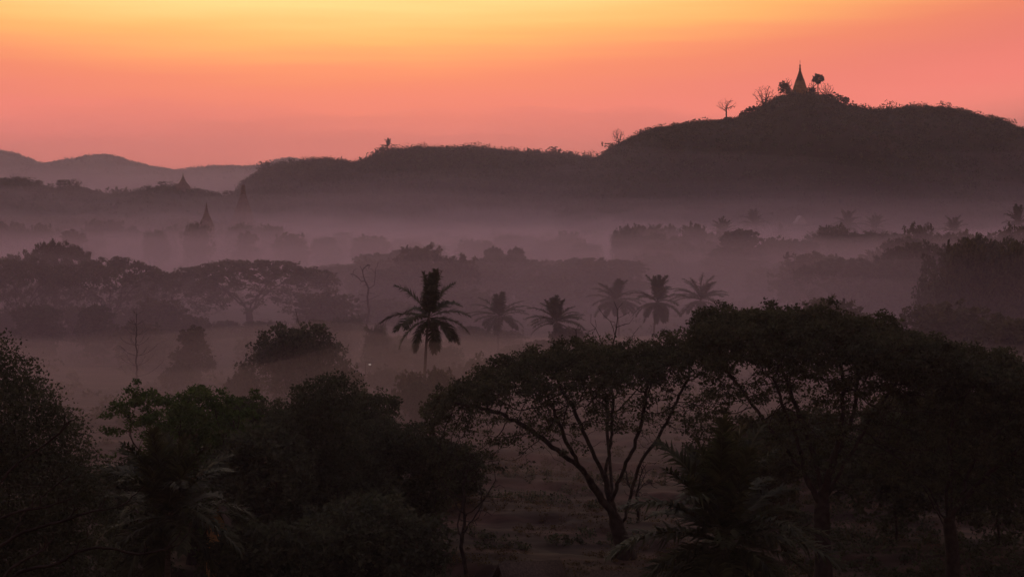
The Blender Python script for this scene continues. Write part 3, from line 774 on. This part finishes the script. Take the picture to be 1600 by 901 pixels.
pl = [  # px, D, crown py, scale of the crown, rotation, proto, label
    (778, 268, 492, .88, .3, 0, 'pale coconut palm just right of the lone tall palm'),
    (872, 252, 500, .80, 1.2, 1, 'low coconut palm whose fronds droop behind the umbrella tree'),
    (968, 296, 468, .92, 2.2, 2, 'leftmost palm of the misty trio above the umbrella tree'),
    (1020, 272, 470, .84, 4.0, 3, 'middle palm of the misty trio above the umbrella tree'),
    (1092, 286, 466, .92, .3, 4, 'rightmost palm of the misty trio beside the tallest canopy'),
    (1180, 690, 350, 1.15, .8, 1, 'faint tall palm in the mist left of the pale roof'),
    (1222, 700, 366, 1.0, 2.0, 0, 'faint palm in the mist below the pale roof'),
    (1322, 660, 352, 1.2, 3.3, 1, 'faint bushy palm in the mist, left one of a pair right of the pale roof'),
    (1366, 670, 356, 1.1, 4.4, 0, 'faint palm in the mist, right one of a pair right of the pale roof'),
    (1492, 600, 362, 1.0, 5.5, 1, 'misty palm poking above the trees at the right'),
    (1448, 610, 370, .95, .5, 0, 'small misty palm left of the one poking above the right trees'),
    (1592, 600, 350, 1.0, 1.4, 1, 'misty palm at the right edge above the dark tree'),
    (1052, 600, 372, 1.1, 2.4, 0, 'faint palm in the thick mist over the palm trio'),
    (1020, 640, 368, 1.1, 3.0, 1, 'very faint palm in the thick mist left of another faint palm'),
    (1272, 640, 376, .9, .2, 1, 'short faint palm between the pale roof and the paired palms'),
    (1130, 600, 364, 1.0, 1.0, 0, 'faint ragged palm over the round misty grove'),
]
for i, (px, D, py, s, rz, pr, lab) in enumerate(pl):
    first = i < 5; pp = (palm_proto, palm_proto2, palm_proto3, palm_proto4, palm_proto5)[pr]
    o = pp if first else copy_tree(pp)
    place(o, X(px, D), D, lab, 'palm', 'coconut palms in the mist', s=s, sz=(Z(py, D))/11.2, rz=rz, z=0)

# ================================================================== TREES OF THE VALLEY
rp = [rain_tree(140+i, 12.5, 14, 4.5, n_attr=420, per=40, leaf=.44, thick=3.6, low=.3, rad=.95, step=.75, parts=(i < 2), kbig=6, droop=3.2, trunk_r=.55) for i in range(4)]
rain = [  # px, D, top py, crown width px, proto, rz, label
    (30, 300, 402, 200, 0, .3, 'misty rain tree at the far left, partly behind the black tree'),
    (88, 325, 376, 130, 1, 1.2, 'high domed rain tree rising over the misty grove at the far left'),
    (172, 305, 402, 215, 2, 2.6, 'spreading rain tree with a lacy crown in the left mist'),
    (392, 318, 402, 270, 3, .9, 'broad flat topped rain tree left of the lone palm'),
    (548, 400, 412, 130, 0, 4.1, 'pale rain tree behind the flat topped one'),
    (785, 405, 400, 170, 1, 2.2, 'misty rain tree behind the lone palm on its right'),
    (930, 400, 403, 150, 2, 5.2, 'flat misty rain tree above the palm trio'),
    (1325, 350, 400, 170, 3, 3.6, 'grey misty rain tree right of the tallest canopy'),
    (1545, 285, 368, 210, 1, .2, 'dark rounded rain tree at the right edge of the mist'),
    (262, 335, 428, 150, 1, 3.9, 'low misty rain tree filling the gap between two broad crowns in the left mist'),
    (1440, 345, 376, 150, 0, 5.6, 'brown misty rain tree beside the dark rounded one'),
    (-60, 340, 385, 200, 3, 2.0, 'misty rain tree cut by the left edge of the picture'),
    (1660, 330, 380, 220, 2, 1.0, 'misty rain tree cut by the right edge of the picture'),
]
seen = set()
for px, D, py, wpx, pr, rz, lab in rain:
    o = rp[pr] if pr not in seen else copy_tree(rp[pr]); seen.add(pr)
    place(o, X(px, D), D, lab, 'tree', 'rain trees in the mist', s=wpx*D/F_PX/25.0, sz=Z(py, D)/14.2, rz=rz, z=0)

lp = dict(
    dome=leafy_tree(151, 12, 9, .3, nl=26, n_leaf=17000, leaf=.36, mat='leaf_dark', tuft=.12, rl=(.16, .26)),
    cone=leafy_tree(152, 6.0, 9, .6, nl=20, n_leaf=11000, leaf=.36, mat='leaf_olive', cone=.6, rl=(.18, .30), tuft=.2),
    open=leafy_tree(153, 10, 10, 2.2, nl=22, n_leaf=9000, leaf=.5, mat='leaf_olive', tuft=.35),
    tall=leafy_tree(154, 8, 13, 1.5, nl=26, n_leaf=11000, leaf=.55, mat='leaf_dark', tuft=.2),
    bush=leafy_tree(155, 6, 4.2, .1, n_leaf=6000, leaf=.38, mat='leaf_olive', lobes=bush_lobes(3, 6, 4.2), tuft=.25, name='bush'),
)
base = dict(dome=(12, 9), cone=(6, 9), open=(10, 10), tall=(8, 13), bush=(6, 4.2))
lt = [  # kind, px, D, top py, width px, label
    ('dome', 462, 212, 506, 172, 'dark dome shaped tree standing in the mist left of the lone palm'),
    ('bush', 538, 208, 560, 60, 'dark bush leaning on the right side of the dome shaped tree'),
    ('bush', 380, 216, 565, 60, 'dark bush on the left side of the dome shaped tree'),
    ('cone', 300, 238, 506, 78, 'narrow stepped tree left of the dome shaped tree'),
    ('bush', 278, 232, 560, 60, 'low bush at the foot of the narrow stepped tree'),
    ('open', 376, 290, 520, 80, 'pale round tree in mist between the stepped and dome shaped trees'),
    ('open', 512, 300, 460, 120, 'brownish loose tree behind the dome shaped tree'),
    ('bush', 612, 228, 566, 74, 'low misty bush left of the lone palm trunk'),
    ('bush', 705, 232, 564, 56, 'small misty bush right of the lone palm trunk'),
    ('bush', 752, 225, 548, 66, 'misty bush above the left tip of the umbrella crown'),
    ('open', 600, 330, 470, 110, 'faint tree directly left of the lone palm crown'),
    ('open', 720, 345, 455, 130, 'faint tree directly right of the lone palm crown'),
    ('tall', 645, 440, 388, 110, 'high pale thicket above the lone palm'),
    ('tall', 590, 430, 396, 80, 'pale thicket left of the high one above the lone palm'),
    ('tall', 770, 425, 386, 34, 'left one of two round topped trees in the middle mist'),
    ('tall', 806, 425, 387, 34, 'right one of two round topped trees in the middle mist'),
    ('open', 860, 390, 430, 130, 'faint tree beneath the flat misty rain tree'),
    ('tall', 1140, 470, 386, 84, 'round misty grove tree behind the rightmost palm of the trio'),
    ('tall', 512, 880, 312, 60, 'dark tree on the lower slope of the wooded hill'),
    ('open', 1205, 430, 420, 100, 'misty scrub tree between the grove and the grey rain tree'),
    ('open', 1385, 420, 392, 110, 'misty tree at the left side of the brown rain tree'),
    ('tall', 1420, 390, 372, 90, 'misty upright tree left of the right edge trees'),
    ('tall', 60, 272, 478, 90, 'dark misty tree under the far left domes'),
    ('tall', 150, 270, 476, 70, 'misty ivy clad tree left of the whorled bare tree'),
    ('open', 250, 285, 470, 110, 'misty loose tree above the whorled bare tree'),
    ('open', 1480, 240, 480, 190, 'grey tree in the right mist above the black canopy'),
    ('open', 1590, 230, 500, 160, 'grey tree at the right edge above the black canopy'),
    ('open', 1320, 250, 490, 120, 'faint low tree above the middle of the tallest canopy'),
]
seen = set(); rngp = np.random.default_rng(77)
for kd, px, D, py, wpx, lab in lt:
    o = lp[kd] if kd not in seen else copy_tree(lp[kd]); seen.add(kd)
    zb = 0.0
    if D > 820:
        zb = float(mid_hill.height(X(px, D), D)) if px < 1000 else float(pag_hill.height(X(px, D), D))
    w, h = base[kd]
    place(o, X(px, D), D, lab, 'bush' if kd == 'bush' else 'tree', 'leafy trees in the valley', s=wpx*D/F_PX/w*.92, sz=max(.3, (Z(py, D)-zb)/h), rz=rngp.uniform(0, 6.28), z=zb-.1)

# dim crowns sunk in the thick mist: nothing tells the members of one cluster apart
gr = np.random.default_rng(88)
ghosts = [(20, 120, 600, 366, 6, 'dim tree sunk in the thick mist at the far left below the low ridge'),
          (120, 250, 640, 362, 7, 'dim tree sunk in the thick mist left of the slender pagoda'),
          (262, 318, 640, 345, 5, 'dim tree at the foot of the slender pagoda'),
          (345, 470, 640, 364, 6, 'dim tree sunk in the thick mist below the ruined pagoda'),
          (500, 700, 640, 368, 10, 'dim tree sunk in the violet mist left of the picture centre'),
          (720, 930, 650, 362, 12, 'dim tree sunk in the violet mist at the foot of the wooded hill'),
          (975, 1110, 560, 372, 11, 'dim tree sunk in the mist over the palm trio'),
          (1190, 1300, 600, 378, 8, 'dim tree sunk in the mist below the pale roof'),
          (1300, 1480, 620, 362, 8, 'dim tree sunk in the mist at the foot of the pagoda hill')]
canopy = [
    (-10, 255, 285, 25, 488, 5, 62, 'brown hazy tree standing in front of the far left grove'),
    (275, 470, 298, 22, 508, 4, 58, 'brown hazy tree in front of the broad flat topped crown'),
    (470, 640, 268, 15, 520, 5, 70, 'brown hazy tree between the dome shaped tree and the lone palm'),
    (630, 705, 199, 4, 584, 4, 46, 'shrubby tree around the trunk of the lone palm'),
    (975, 1115, 565, 30, 364, 7, 62, 'soft hazy tree in the faint grove over the palm trio'),
    (1105, 1250, 505, 25, 376, 7, 66, 'soft hazy tree in the faint grove left of the pale roof'),
    (1275, 1405, 545, 25, 364, 6, 66, 'soft hazy tree in the faint grove right of the pale roof'),
    (1400, 1600, 455, 25, 372, 8, 74, 'soft hazy tree in the faint grove above the right canopy'),
    (205, 300, 655, 25, 361, 5, 36, 'hazy tree on the left of the slender pagoda'),
    (345, 440, 650, 25, 356, 6, 36, 'hazy tree between the slender pagoda and the ruined one'),
    (-20, 200, 640, 35, 352, 8, 52, 'hazy tree below the low ridge at the far left'),
    (440, 980, 610, 40, 376, 14, 50, 'hazy tree in the violet mist below the wooded hill'),
    # px from, to, distance, spread, top py, n, crown px, label
    (-20, 270, 385, 25, 446, 5, 70, 'hazy tree filling the grove under the high domed crown at the far left'),
    (270, 530, 410, 25, 448, 4, 66, 'hazy tree filling the canopy under the broad flat topped crown'),
    (520, 720, 395, 35, 410, 10, 80, 'hazy tree in the continuous canopy behind the lone palm'),
    (700, 1000, 425, 35, 414, 13, 80, 'hazy tree in the continuous canopy above the low drooping palm'),
    (1010, 1235, 480, 40, 398, 9, 72, 'hazy tree in the soft grove behind the palm trio'),
    (1245, 1620, 385, 40, 404, 14, 95, 'grey hazy tree in the canopy right of the soft grove'),
    (1470, 1640, 275, 18, 408, 6, 110, 'dark hazy tree massed under the dark rounded crown at the right edge'),
    (150, 420, 275, 20, 530, 7, 70, 'low hazy tree around the whorled bare tree and the stepped tree'),
    (560, 960, 262, 22, 530, 10, 66, 'low hazy tree around the foot of the lone palm'),
    (1190, 1620, 245, 20, 505, 10, 90, 'low hazy tree just above the black canopy on the right'),
    (1170, 1330, 158, 12, 690, 5, 110, 'dim tree in the shade under the tallest canopy'),
    (1370, 1600, 160, 14, 640, 6, 120, 'dim tree in the shade under the right edge canopy'),
]
for x0, x1, Dg, sp, py, n, cw, lab in canopy:
    for i in range(n):
        px = x0+(x1-x0)*(i+gr.uniform(.15, .85))/n; D = Dg+gr.uniform(-sp, sp); kd = ('open', 'tall', 'dome', 'open')[gr.integers(0, 4)]
        wpx = gr.uniform(.75, 1.35)*cw; w, h = base[kd]
        place(copy_tree(lp[kd]), X(px, D), D, lab, 'tree', lab.replace(' tree ', ' trees ', 1), s=wpx*D/F_PX/w, sz=max(.35, Z(py+gr.normal(2, 15)*300/D, D)/h), rz=gr.uniform(0, 6.28), z=-.1)
for x0, x1, Dg, py, n, lab in ghosts:
    for i in range(n):
        px = x0+(x1-x0)*(i+gr.uniform(.1, .9))/n; D = Dg+gr.uniform(-70, 90); kd = ('open', 'tall', 'dome', 'cone')[gr.integers(0, 4)]
        wpx = gr.uniform(26, 62)*600/D; w, h = base[kd]; top = py+gr.normal(6, 9)
        place(copy_tree(lp[kd]), X(px, D), D, lab, 'tree', lab.replace('dim tree', 'dim trees'), s=wpx*D/F_PX/w, sz=max(.45, Z(top, D)/h), rz=gr.uniform(0, 6.28), z=-.1)

o = whorled_tree(161, 10.5); place(o, X(213, 224), 224, 'leafless tree with whorled branches between the black tree and the stepped tree', 'tree', z=0)
o = bare_tree(162, 6.5, 14.2, 6.5, n=36, tip=.04, fan=.4); place(o, X(572, 292), 292, 'spindly bare tree in front of the pale rain tree left of the lone palm', 'tree', z=0)

# ================================================================== TREES ON THE HILLS
def ht(o, h, px, label, cat='tree', D=None, s=1.0, dz=-.2, group='trees along the hill crest'):
    x, y, z = on_hill(h, px, D); return place(o, x, y, label, cat, group, s=s, z=z+dz)
def mB(seed, wpx, hpx, D, z0=.35, n=90, tip=.05): u = D/F_PX; return bare_tree(seed, wpx*u, hpx*u, hpx*u*z0, n=n, tip=tip, step=max(.35, hpx*u*.05))
def mL(seed, wpx, hpx, D, z0=.25, mat='leaf_dark', n=1400, nl=12, leaf=.5, tuft=.25): u = D/F_PX; return leafy_tree(seed, wpx*u, hpx*u, hpx*u*z0, nl=nl, n_leaf=n, leaf=leaf, mat=mat, tuft=tuft)
ht(toddy_palm(301, 33*900/F_PX, 3.0), pag_hill, 1278, 'toddy palm with a round fan leaf head beside the summit pagoda', 'palm', group=None)
ht(mB(302, 35, 41, 900, .45, 168, .042), pag_hill, 1135, 'lone leafless tree standing on the crest left of the summit', group='bare trees on the summit')
ht(mB(303, 40, 41, 900, .2, 357, .042), pag_hill, 1195, 'wide leafless tree left of the summit pagoda', group='bare trees on the summit')
ht(mB(304, 17, 32, 900, .3, 125, .042), pag_hill, 1231, 'small leafless tree tucked against the left of the summit pagoda', group='bare trees on the summit')
ht(mB(305, 20, 30, 900, .25, 147, .042), pag_hill, 1271, 'leafless tree between the summit pagoda and the toddy palm', group='bare trees on the summit')
ht(mB(306, 29, 34, 900, .25, 230, .042), pag_hill, 1290, 'leafless tree just right of the toddy palm', group='bare trees on the summit')
ht(mL(307, 21, 29, 900, .35, n=2600), pag_hill, 1224, 'round leafy tree left of the summit pagoda')
ht(mL(308, 15, 16, 900, .1), pag_hill, 1236, 'small dark bush touching the left foot of the summit pagoda', 'bush')
ht(mL(309, 22, 17, 900, .1, n=1800), pag_hill, 1268, 'dark bush at the right foot of the summit pagoda', 'bush')
lobs = [(-2.6, 0, 5.2, 1.4), (-1.0, 0, 5.8, 1.2), (1.0, 0, 6.8, .8), (2.4, 0, 6.2, .7), (3.6, 0, 5.4, .8), (2.0, .5, 4.8, 1.0), (3.9, 0, 4.2, .6), (.3, 0, 5.0, 1.0)]
ht(leafy_tree(310, 8, 8.4, 2, n_leaf=2200, leaf=.45, lobes=lobs, squash=.4), pag_hill, 1300, 'tree with layered spreading branches on the right of the summit')
ht(mL(311, 18, 23, 900, .4, n=1500), pag_hill, 1317, 'small round tree lowest on the right of the summit')
ht(mL(312, 25, 20, 900, .15, n=2000), pag_hill, 1174, 'leafy tree below the wide leafless tree left of the summit')
ht(mL(313, 15, 16, 900, .3, n=700, mat='leaf_olive'), pag_hill, 1163, 'wispy small tree at the lower left of the summit')
ht(mL(314, 13, 10, 900, .05, n=1000), pag_hill, 1135.5, 'bush around the foot of the lone leafless crest tree', 'bush')
ht(mB(315, 24, 36, 900, .25, 251, .042), pag_hill, 966, 'leafless tree on the left shoulder of the pagoda hill')
ht(mL(316, 20, 25, 900, .2, n=900, mat='leaf_olive'), pag_hill, 950, 'thin leaved tree at the left foot of the crest slope')
ht(mB(317, 26, 17, 900, .1, 147, .042), pag_hill, 1000, 'low twiggy bush on the rising left crest', 'bush')
ht(mL(318, 9, 8, 900, .1, n=500), pag_hill, 1055, 'tiny bush on the middle of the left crest', 'bush')
ht(mL(319, 9, 9, 900, .1, n=500), pag_hill, 1390, 'tiny bush on the flat crest right of the summit', 'bush')
ht(mL(320, 17, 9, 900, .1, n=800), pag_hill, 1533, 'low bush on the falling right crest', 'bush')
ht(mL(321, 16, 9, 900, .1, n=800), pag_hill, 1587, 'low bush on the crest at the right edge', 'bush')
ht(mL(322, 27, 20, 945, .15, n=1500), mid_hill, 868, 'solitary leafy tree on the saddle of the wooded hill')
o = coconut_palm(323, 5.5, (2, 3, 3, 4, 3, 2, 0), 1.0); ht(o, mid_hill, 606, 'ragged palm on the left crest of the wooded hill', 'palm', group=None)
ht(mL(324, 22, 18, 945, .1, n=1500), mid_hill, 593, 'bush beside the ragged palm on the wooded hill', 'bush')
ht(mB(325, 22, 16, 945, .25, 125, .042), mid_hill, 508, 'leafless tree on the low left crest of the wooded hill')
ht(mL(326, 32, 25, 945, .15, n=1600, mat='leaf_olive'), mid_hill, 414, 'feathery tree at the left end of the wooded hill')
ht(mL(327, 20, 16, 945, .1, n=1000), mid_hill, 455, 'small bush on the left slope of the wooded hill', 'bush')
ht(mL(328, 37, 18, 850, .1, n=1600), left_hill, 105, 'dark bushy tree on the hump of the low ridge')
ht(mB(329, 22, 23, 850, .3, 125, .042), left_hill, 119, 'leafless tree above the bushy hump of the low ridge')
ht(mL(330, 50, 16, 850, .3, n=1500, mat='leaf_olive'), left_hill, 182, 'flat open tree in the dip of the low ridge')
ht(mL(331, 12, 16, 850, .3, n=700), left_hill, 254, 'little tree left of the bell shaped pagoda')
ht(mL(332, 30, 12, 850, .1, n=1400), left_hill, 234, 'long bush on the low ridge left of the bell shaped pagoda', 'bush')
ht(mL(333, 32, 13, 850, .1, n=1200), left_hill, 312, 'bush on the low ridge right of the bell shaped pagoda', 'bush')
ht(mL(334, 35, 20, 850, .2, n=1200, mat='leaf_olive'), left_hill, 355, 'open tree on the low ridge left of the ruined pagoda')
ht(mL(335, 7, 6, 3000, .1, n=500, leaf=1.2), near_mtn, 133, 'single tree on the distant mountain shoulder', group=None)

# ================================================================== SCRUB (uncountable cover)
def scrub(name, h, n, seed, rad, per, leaf, mat, lo=-1.0, hi=.25, x0=None, x1=None, crest=.45, par_n=None):
    rng = np.random.default_rng(seed)
    x = rng.uniform(x0 if x0 is not None else h.x[0], x1 if x1 is not None else h.x[-1], n)
    t = np.where(rng.uniform(0, 1, n) < crest, rng.normal(0, .06, n), rng.uniform(lo, hi, n))
    y = h.D+np.where(t < 0, t*h.wf, t*h.wb)
    r = rad*rng.uniform(.35, 1.25, n)*(1+.35*fbm(x, y, seed, 30*h.D/900, 3))
    c = np.stack([x, y, h.height(x, y)+r*.4], 1); ok = c[:, 2] > .6
    L = clump_points(c[ok], per, np.maximum(r[ok], .2), rng, .8)
    mb = MB(); mb.leaves(leaf_quads(L, leaf, rng, .2)); o = mb.build(name, M[mat]); tag(o, kind='stuff'); return o
scrub('scrub', pag_hill, 11000, 401, 1.9, 34, .6, 'leaf_dark', x0=X(860, 900), x1=X(1750, 900))
scrub('dry_scrub', pag_hill, 4500, 402, 1.4, 24, .6, 'leaf_olive', x0=X(860, 900), x1=X(1750, 900), crest=.2)
scrub('scrub', mid_hill, 9000, 403, 2.2, 34, .7, 'leaf_dark', x0=X(340, 945), x1=X(1100, 945))
scrub('dry_scrub', mid_hill, 3500, 404, 1.2, 20, .7, 'leaf_olive', x0=X(340, 945), x1=X(1100, 945), crest=.25)
scrub('scrub', pag_hill, 700, 431, 3.4, 150, .75, 'leaf_dark', x0=X(860, 900), x1=X(1750, 900), crest=.12)
scrub('scrub', mid_hill, 700, 432, 3.6, 150, .8, 'leaf_dark', x0=X(370, 945), x1=X(1050, 945), crest=.15)
scrub('scrub', left_hill, 3800, 405, 1.9, 26, .8, 'leaf_dark', x0=X(-120, 850), x1=X(560, 850))
scrub('scrub', low_rise, 2200, 406, 2.4, 26, .8, 'leaf_olive', x0=X(-150, 740), x1=X(520, 740))
scrub('forest', near_mtn, 5200, 407, 4.0, 16, 2.2, 'leaf_dark', x0=X(-150, 3000), x1=X(760, 3000), lo=-.5, crest=.75)

def crest(h, n, seed, rad, x0, x1, mat='leaf_dark'):
    rng = np.random.default_rng(seed); x = rng.uniform(x0, x1, n); y = h.D+rng.normal(-3, 5, n)
    big = fbm(x, y*0, seed, 26*h.D/900, 3)
    r = rad*rng.uniform(.25, .9, n)*(.55+.95*np.clip(big, 0, 1.5))*np.where(rng.uniform(0, 1, n) < .05, 2.1, 1)
    c = np.stack([x, y, h.height(x, y)+r*.5], 1); ok = c[:, 2] > 4
    L = clump_points(c[ok], 46, r[ok], rng, 1.0)
    mb = MB(); mb.leaves(leaf_quads(L, .42*h.D/900, rng, -.2)); o = mb.build('scrub', M[mat]); tag(o, kind='stuff')
crest(pag_hill, 1500, 411, 2.1, X(880, 900), X(1720, 900))
crest(pag_hill, 170, 414, 2.0, X(1165, 900), X(1335, 900))
crest(mid_hill, 1300, 412, 2.5, X(485, 945), X(1000, 945))
crest(left_hill, 1100, 413, 2.5, X(-60, 850), X(420, 850))
def undergrowth(n, seed, y0, y1, px0, px1, rad, per, leaf, mat, name='undergrowth', keep=None):
    rng = np.random.default_rng(seed)
    y = y0+(y1-y0)*rng.uniform(0, 1, n)**1.3; px = rng.uniform(px0, px1, n); x = X(px, y)
    d = fbm(x, y, seed, 22, 3) > -.1
    if keep: d &= keep(px, y)
    x, y = x[d], y[d]; r = rad*rng.uniform(.3, 1.3, len(x))
    c = np.stack([x, y, ground_z(x, y)+r*.3], 1)
    L = clump_points(c, per, r, rng, .7); L[:, 2] = np.maximum(L[:, 2], ground_z(L[:, 0], L[:, 1])+.02)
    mb = MB(); mb.leaves(leaf_quads(L, leaf, rng, .2)); o = mb.build(name, M[mat]); tag(o, kind='stuff')
undergrowth(1500, 421, 60, 122, -60, 1660, 1.0, 40, .22, 'leaf_dark', keep=lambda px, y: (px < 690) | (px > 1010))
undergrowth(1000, 422, 112, 200, -60, 1660, .7, 36, .22, 'leaf_olive', keep=lambda px, y: (px < 740) | (px > 1130) | (y > 150))
undergrowth(900, 425, 112, 170, 1130, 1660, .9, 40, .2, 'leaf_dark')
undergrowth(260, 426, 128, 165, 740, 1000, .7, 40, .18, 'leaf_dark')
undergrowth(2600, 423, 116, 175, 700, 1500, .5, 26, .11, 'leaf_dry', name='dry_grass')
undergrowth(2600, 424, 190, 700, -60, 1680, 1.7, 36, .45, 'leaf_olive')

# ================================================================== HUTS, LAMP
def hut(px, D, w, d, h, roof_h, rz, label, wall='bamboo', roof='thatch', zb=None, stilts=True, gable_x=True):
    x = X(px, D); z = float(ground_z(x, D)) if zb is None else zb
    root = empty('hut', (x, D, z), rz); f = .6 if stilts else 0
    b = MB(); b.box((0, 0, f+h/2), (w, d, h))
    e = d/2; V = [(-w/2, -e, f+h), (-w/2, e, f+h), (-w/2, 0, f+h+roof_h), (w/2, -e, f+h), (w/2, e, f+h), (w/2, 0, f+h+roof_h)]
    b.add(V, [[0, 1, 2], [3, 5, 4]]); b.add(V, [[0, 2, 5, 3], [1, 4, 5, 2]])
    b.build('wall', M[wall], root)
    rf = MB(); ov = .35; t = .12; s = roof_h/e; y1 = e+ov; zlo = f+h-ov*s+.06; zhi = f+h+roof_h+.08
    for sg in (-1, 1):
        vv = [(-w/2-ov, sg*y1, zlo), (w/2+ov, sg*y1, zlo), (w/2+ov, 0, zhi), (-w/2-ov, 0, zhi)]
        vv += [(a, b_, c+t) for a, b_, c in vv]
        rf.add(vv, [[0, 1, 2, 3], [4, 7, 6, 5], [0, 4, 5, 1], [2, 6, 7, 3], [1, 5, 6, 2], [0, 3, 7, 4]])
    rf.build('roof', M[roof], root)
    dr = MB(); dr.box((w*.12, -d/2-.03, f+.95), (.8, .05, 1.8)); dr.build('door', M['wood'], root)
    wn = MB(); wn.box((-w*.28, -d/2-.03, f+1.3), (.6, .05, .6)); wn.build('window', M['wood'], root)
    if stilts:
        for sx in (-1, 1):
            for sy in (-1, 1):
                p = MB(); p.box((sx*(w/2-.15), sy*(d/2-.15), f/2-.2), (.16, .16, f+.36)); p.build('stilt', M['wood'], root)
    return tag(root, label, 'hut', None)
hut(828, 109, 3.0, 2.4, 1.5, .8, .25, 'dark thatched hut at the bottom edge of the earth clearing')
hut(968, 108, 2.6, 2.2, 1.4, .7, -.35, 'small dark hut partly behind the nearest palm frond')
hut(343, 110, 1.3, 1.3, 4.9, 1.5, 1.57, 'narrow ochre walled hut glimpsed behind the lower left palm', wall='ochre', stilts=False)
hx, hd = X(1250, 742), 742
hut(1250, 742, 3.8, 3.6, 0.8, 2.3, 1.57+.2, 'far house with a pale gable roof showing through the mist', wall='tin', roof='tin', zb=Z(349, 742)-.9)

root = empty('street_lamp', (X(571, 222), 222, 0)); hp = Z(569, 222)
b = MB(); b.lathe([(.07, -.3), (.06, hp-.1), (.03, hp+.3)], 8); b.box((.25, 0, hp+.28), (.55, .06, .06)); b.build('pole', M['wood'], root)
b = MB(); b.lathe([(.02, hp+.22), (.22, hp+.16), (.24, hp+.12), (.2, hp+.12)], 12); sh = b.build('lamp_shade', M['iron'], root); sh.location = (.5, 0, 0)
b = MB(); b.lathe([(.02, hp-.12), (.13, hp-.06), (.15, hp+.02), (.1, hp+.11)], 12); bb = b.build('bulb', bulb, root, smooth=True); bb.location = (.5, 0, 0)
tag(root, 'small white lamp glowing between the dome shaped tree and the lone palm', 'lamp')

# ================================================================== HAZE AND VALLEY MIST
b = MB(); b.box((0, 1950, 65), (4400, 4300, 134)); hz = b.build('haze', volume('haze', (.90, .78, 1.0), 0.000165, .65)); tag(hz, 'thin dawn haze filling the whole valley', 'haze', kind='stuff')

def mist(name, x0, x1, y0, y1, t0, t1, yh, p, edge_x, edge_y0, edge_y1, seed, amp, scale, mat, label):
    """A closed bank of even density whose top rises from t0 on the near side to t1 at the distance yh and thins out at its edges."""
    xs = np.linspace(x0, x1, 80); ys_ = np.concatenate([np.linspace(y0, y0+140, 30)[:-1], np.linspace(y0+140, y1, 80)])
    sm = lambda t: np.clip(t, 0, 1)**2*(3-2*np.clip(t, 0, 1))
    def zf(x, y):
        e = sm((x-x0)/edge_x[0])*sm((x1-x)/edge_x[1])*sm((y-y0)/edge_y0)*sm((y1-y)/edge_y1)
        t = t0+(t1-t0)*np.clip((y-y0)/(yh-y0), 0, 1.15)**p
        return np.maximum(-.8, t*(1+amp*fbm(x, y, seed, scale, 4))*e-.8)
    XX, YY = np.meshgrid(xs, ys_); ZZ = zf(XX, YY); n, m = XX.shape
    top_v = np.stack([XX, YY, ZZ], -1).reshape(-1, 3); bot_v = top_v.copy(); bot_v[:, 2] = -1.2
    i = np.arange(n*m).reshape(n, m); q = np.stack([i[:-1, :-1], i[:-1, 1:], i[1:, 1:], i[1:, :-1]], -1).reshape(-1, 4)
    N = n*m; rim = np.concatenate([i[0, :], i[1:, -1], i[-1, -2::-1], i[-2:0:-1, 0]]); r2 = np.roll(rim, -1)
    side = np.stack([rim, rim+N, r2+N, r2], -1)
    me = make_mesh(name, np.concatenate([top_v, bot_v]), [np.concatenate([q, q[:, ::-1]+N, side])])
    o = obj(name, me, mat, smooth=False); tag(o, label, 'mist', kind='stuff')
MC = (.98, .775, .92)
mist('ground_mist', -260, 300, 136, 330, 8.0, 8.0, 300, 1, (40, 90), 40, 110, 31, .25, 70, volume('ground_mist', (.98, .78, .70), 0.0062, .3), 'low mist just behind the near row of trees')
mist('mist', -440, 600, 150, 1120, 9.0, 17.0, 760, 1, (80, 200), 60, 240, 33, .34, 95, volume('mist', MC, 0.0014, .3), 'mist lying between the valley trees')
mist('thin_mist', -460, 620, 150, 1180, 20.0, 9.0, 780, 1, (80, 200), 90, 200, 35, .24, 100, volume('thin_mist', MC, 0.0023, .3), 'thin mist up to the height of the valley trees')
mist('mist_veil', -470, 640, 190, 1190, 12.0, 28.0, 840, 1.1, (100, 200), 60, 160, 37, .18, 130, volume('mist_veil', MC, 0.0011, .3), 'veil of mist rising towards the hills')
mist('high_mist', -480, 660, 200, 1200, 0.0, 50.0, 860, 2.0, (120, 200), 40, 160, 39, .10, 180, volume('high_mist', MC, 0.0012, .3), 'high faint mist in front of the hills')
mist('mist_bank', -210, 130, 470, 860, 10.0, 15.0, 760, 1, (90, 90), 120, 110, 43, .35, 75, volume('mist_bank', MC, 0.0030, .3), 'bright bank of mist at the foot of the wooded hill')
mist('mist_wisp', -330, -60, 560, 960, 7.0, 20.0, 900, 1, (80, 80), 100, 120, 47, .35, 60, volume('mist_wisp', MC, 0.0016, .3), 'wisp of mist drifting past the ruined pagoda')
mist('far_mist', -1500, 500, 1180, 2750, 44.0, 44.0, 2000, 1, (300, 300), 160, 500, 51, .12, 400, volume('far_mist', MC, 0.00045, .3), 'pale mist filling the valley before the distant mountains')
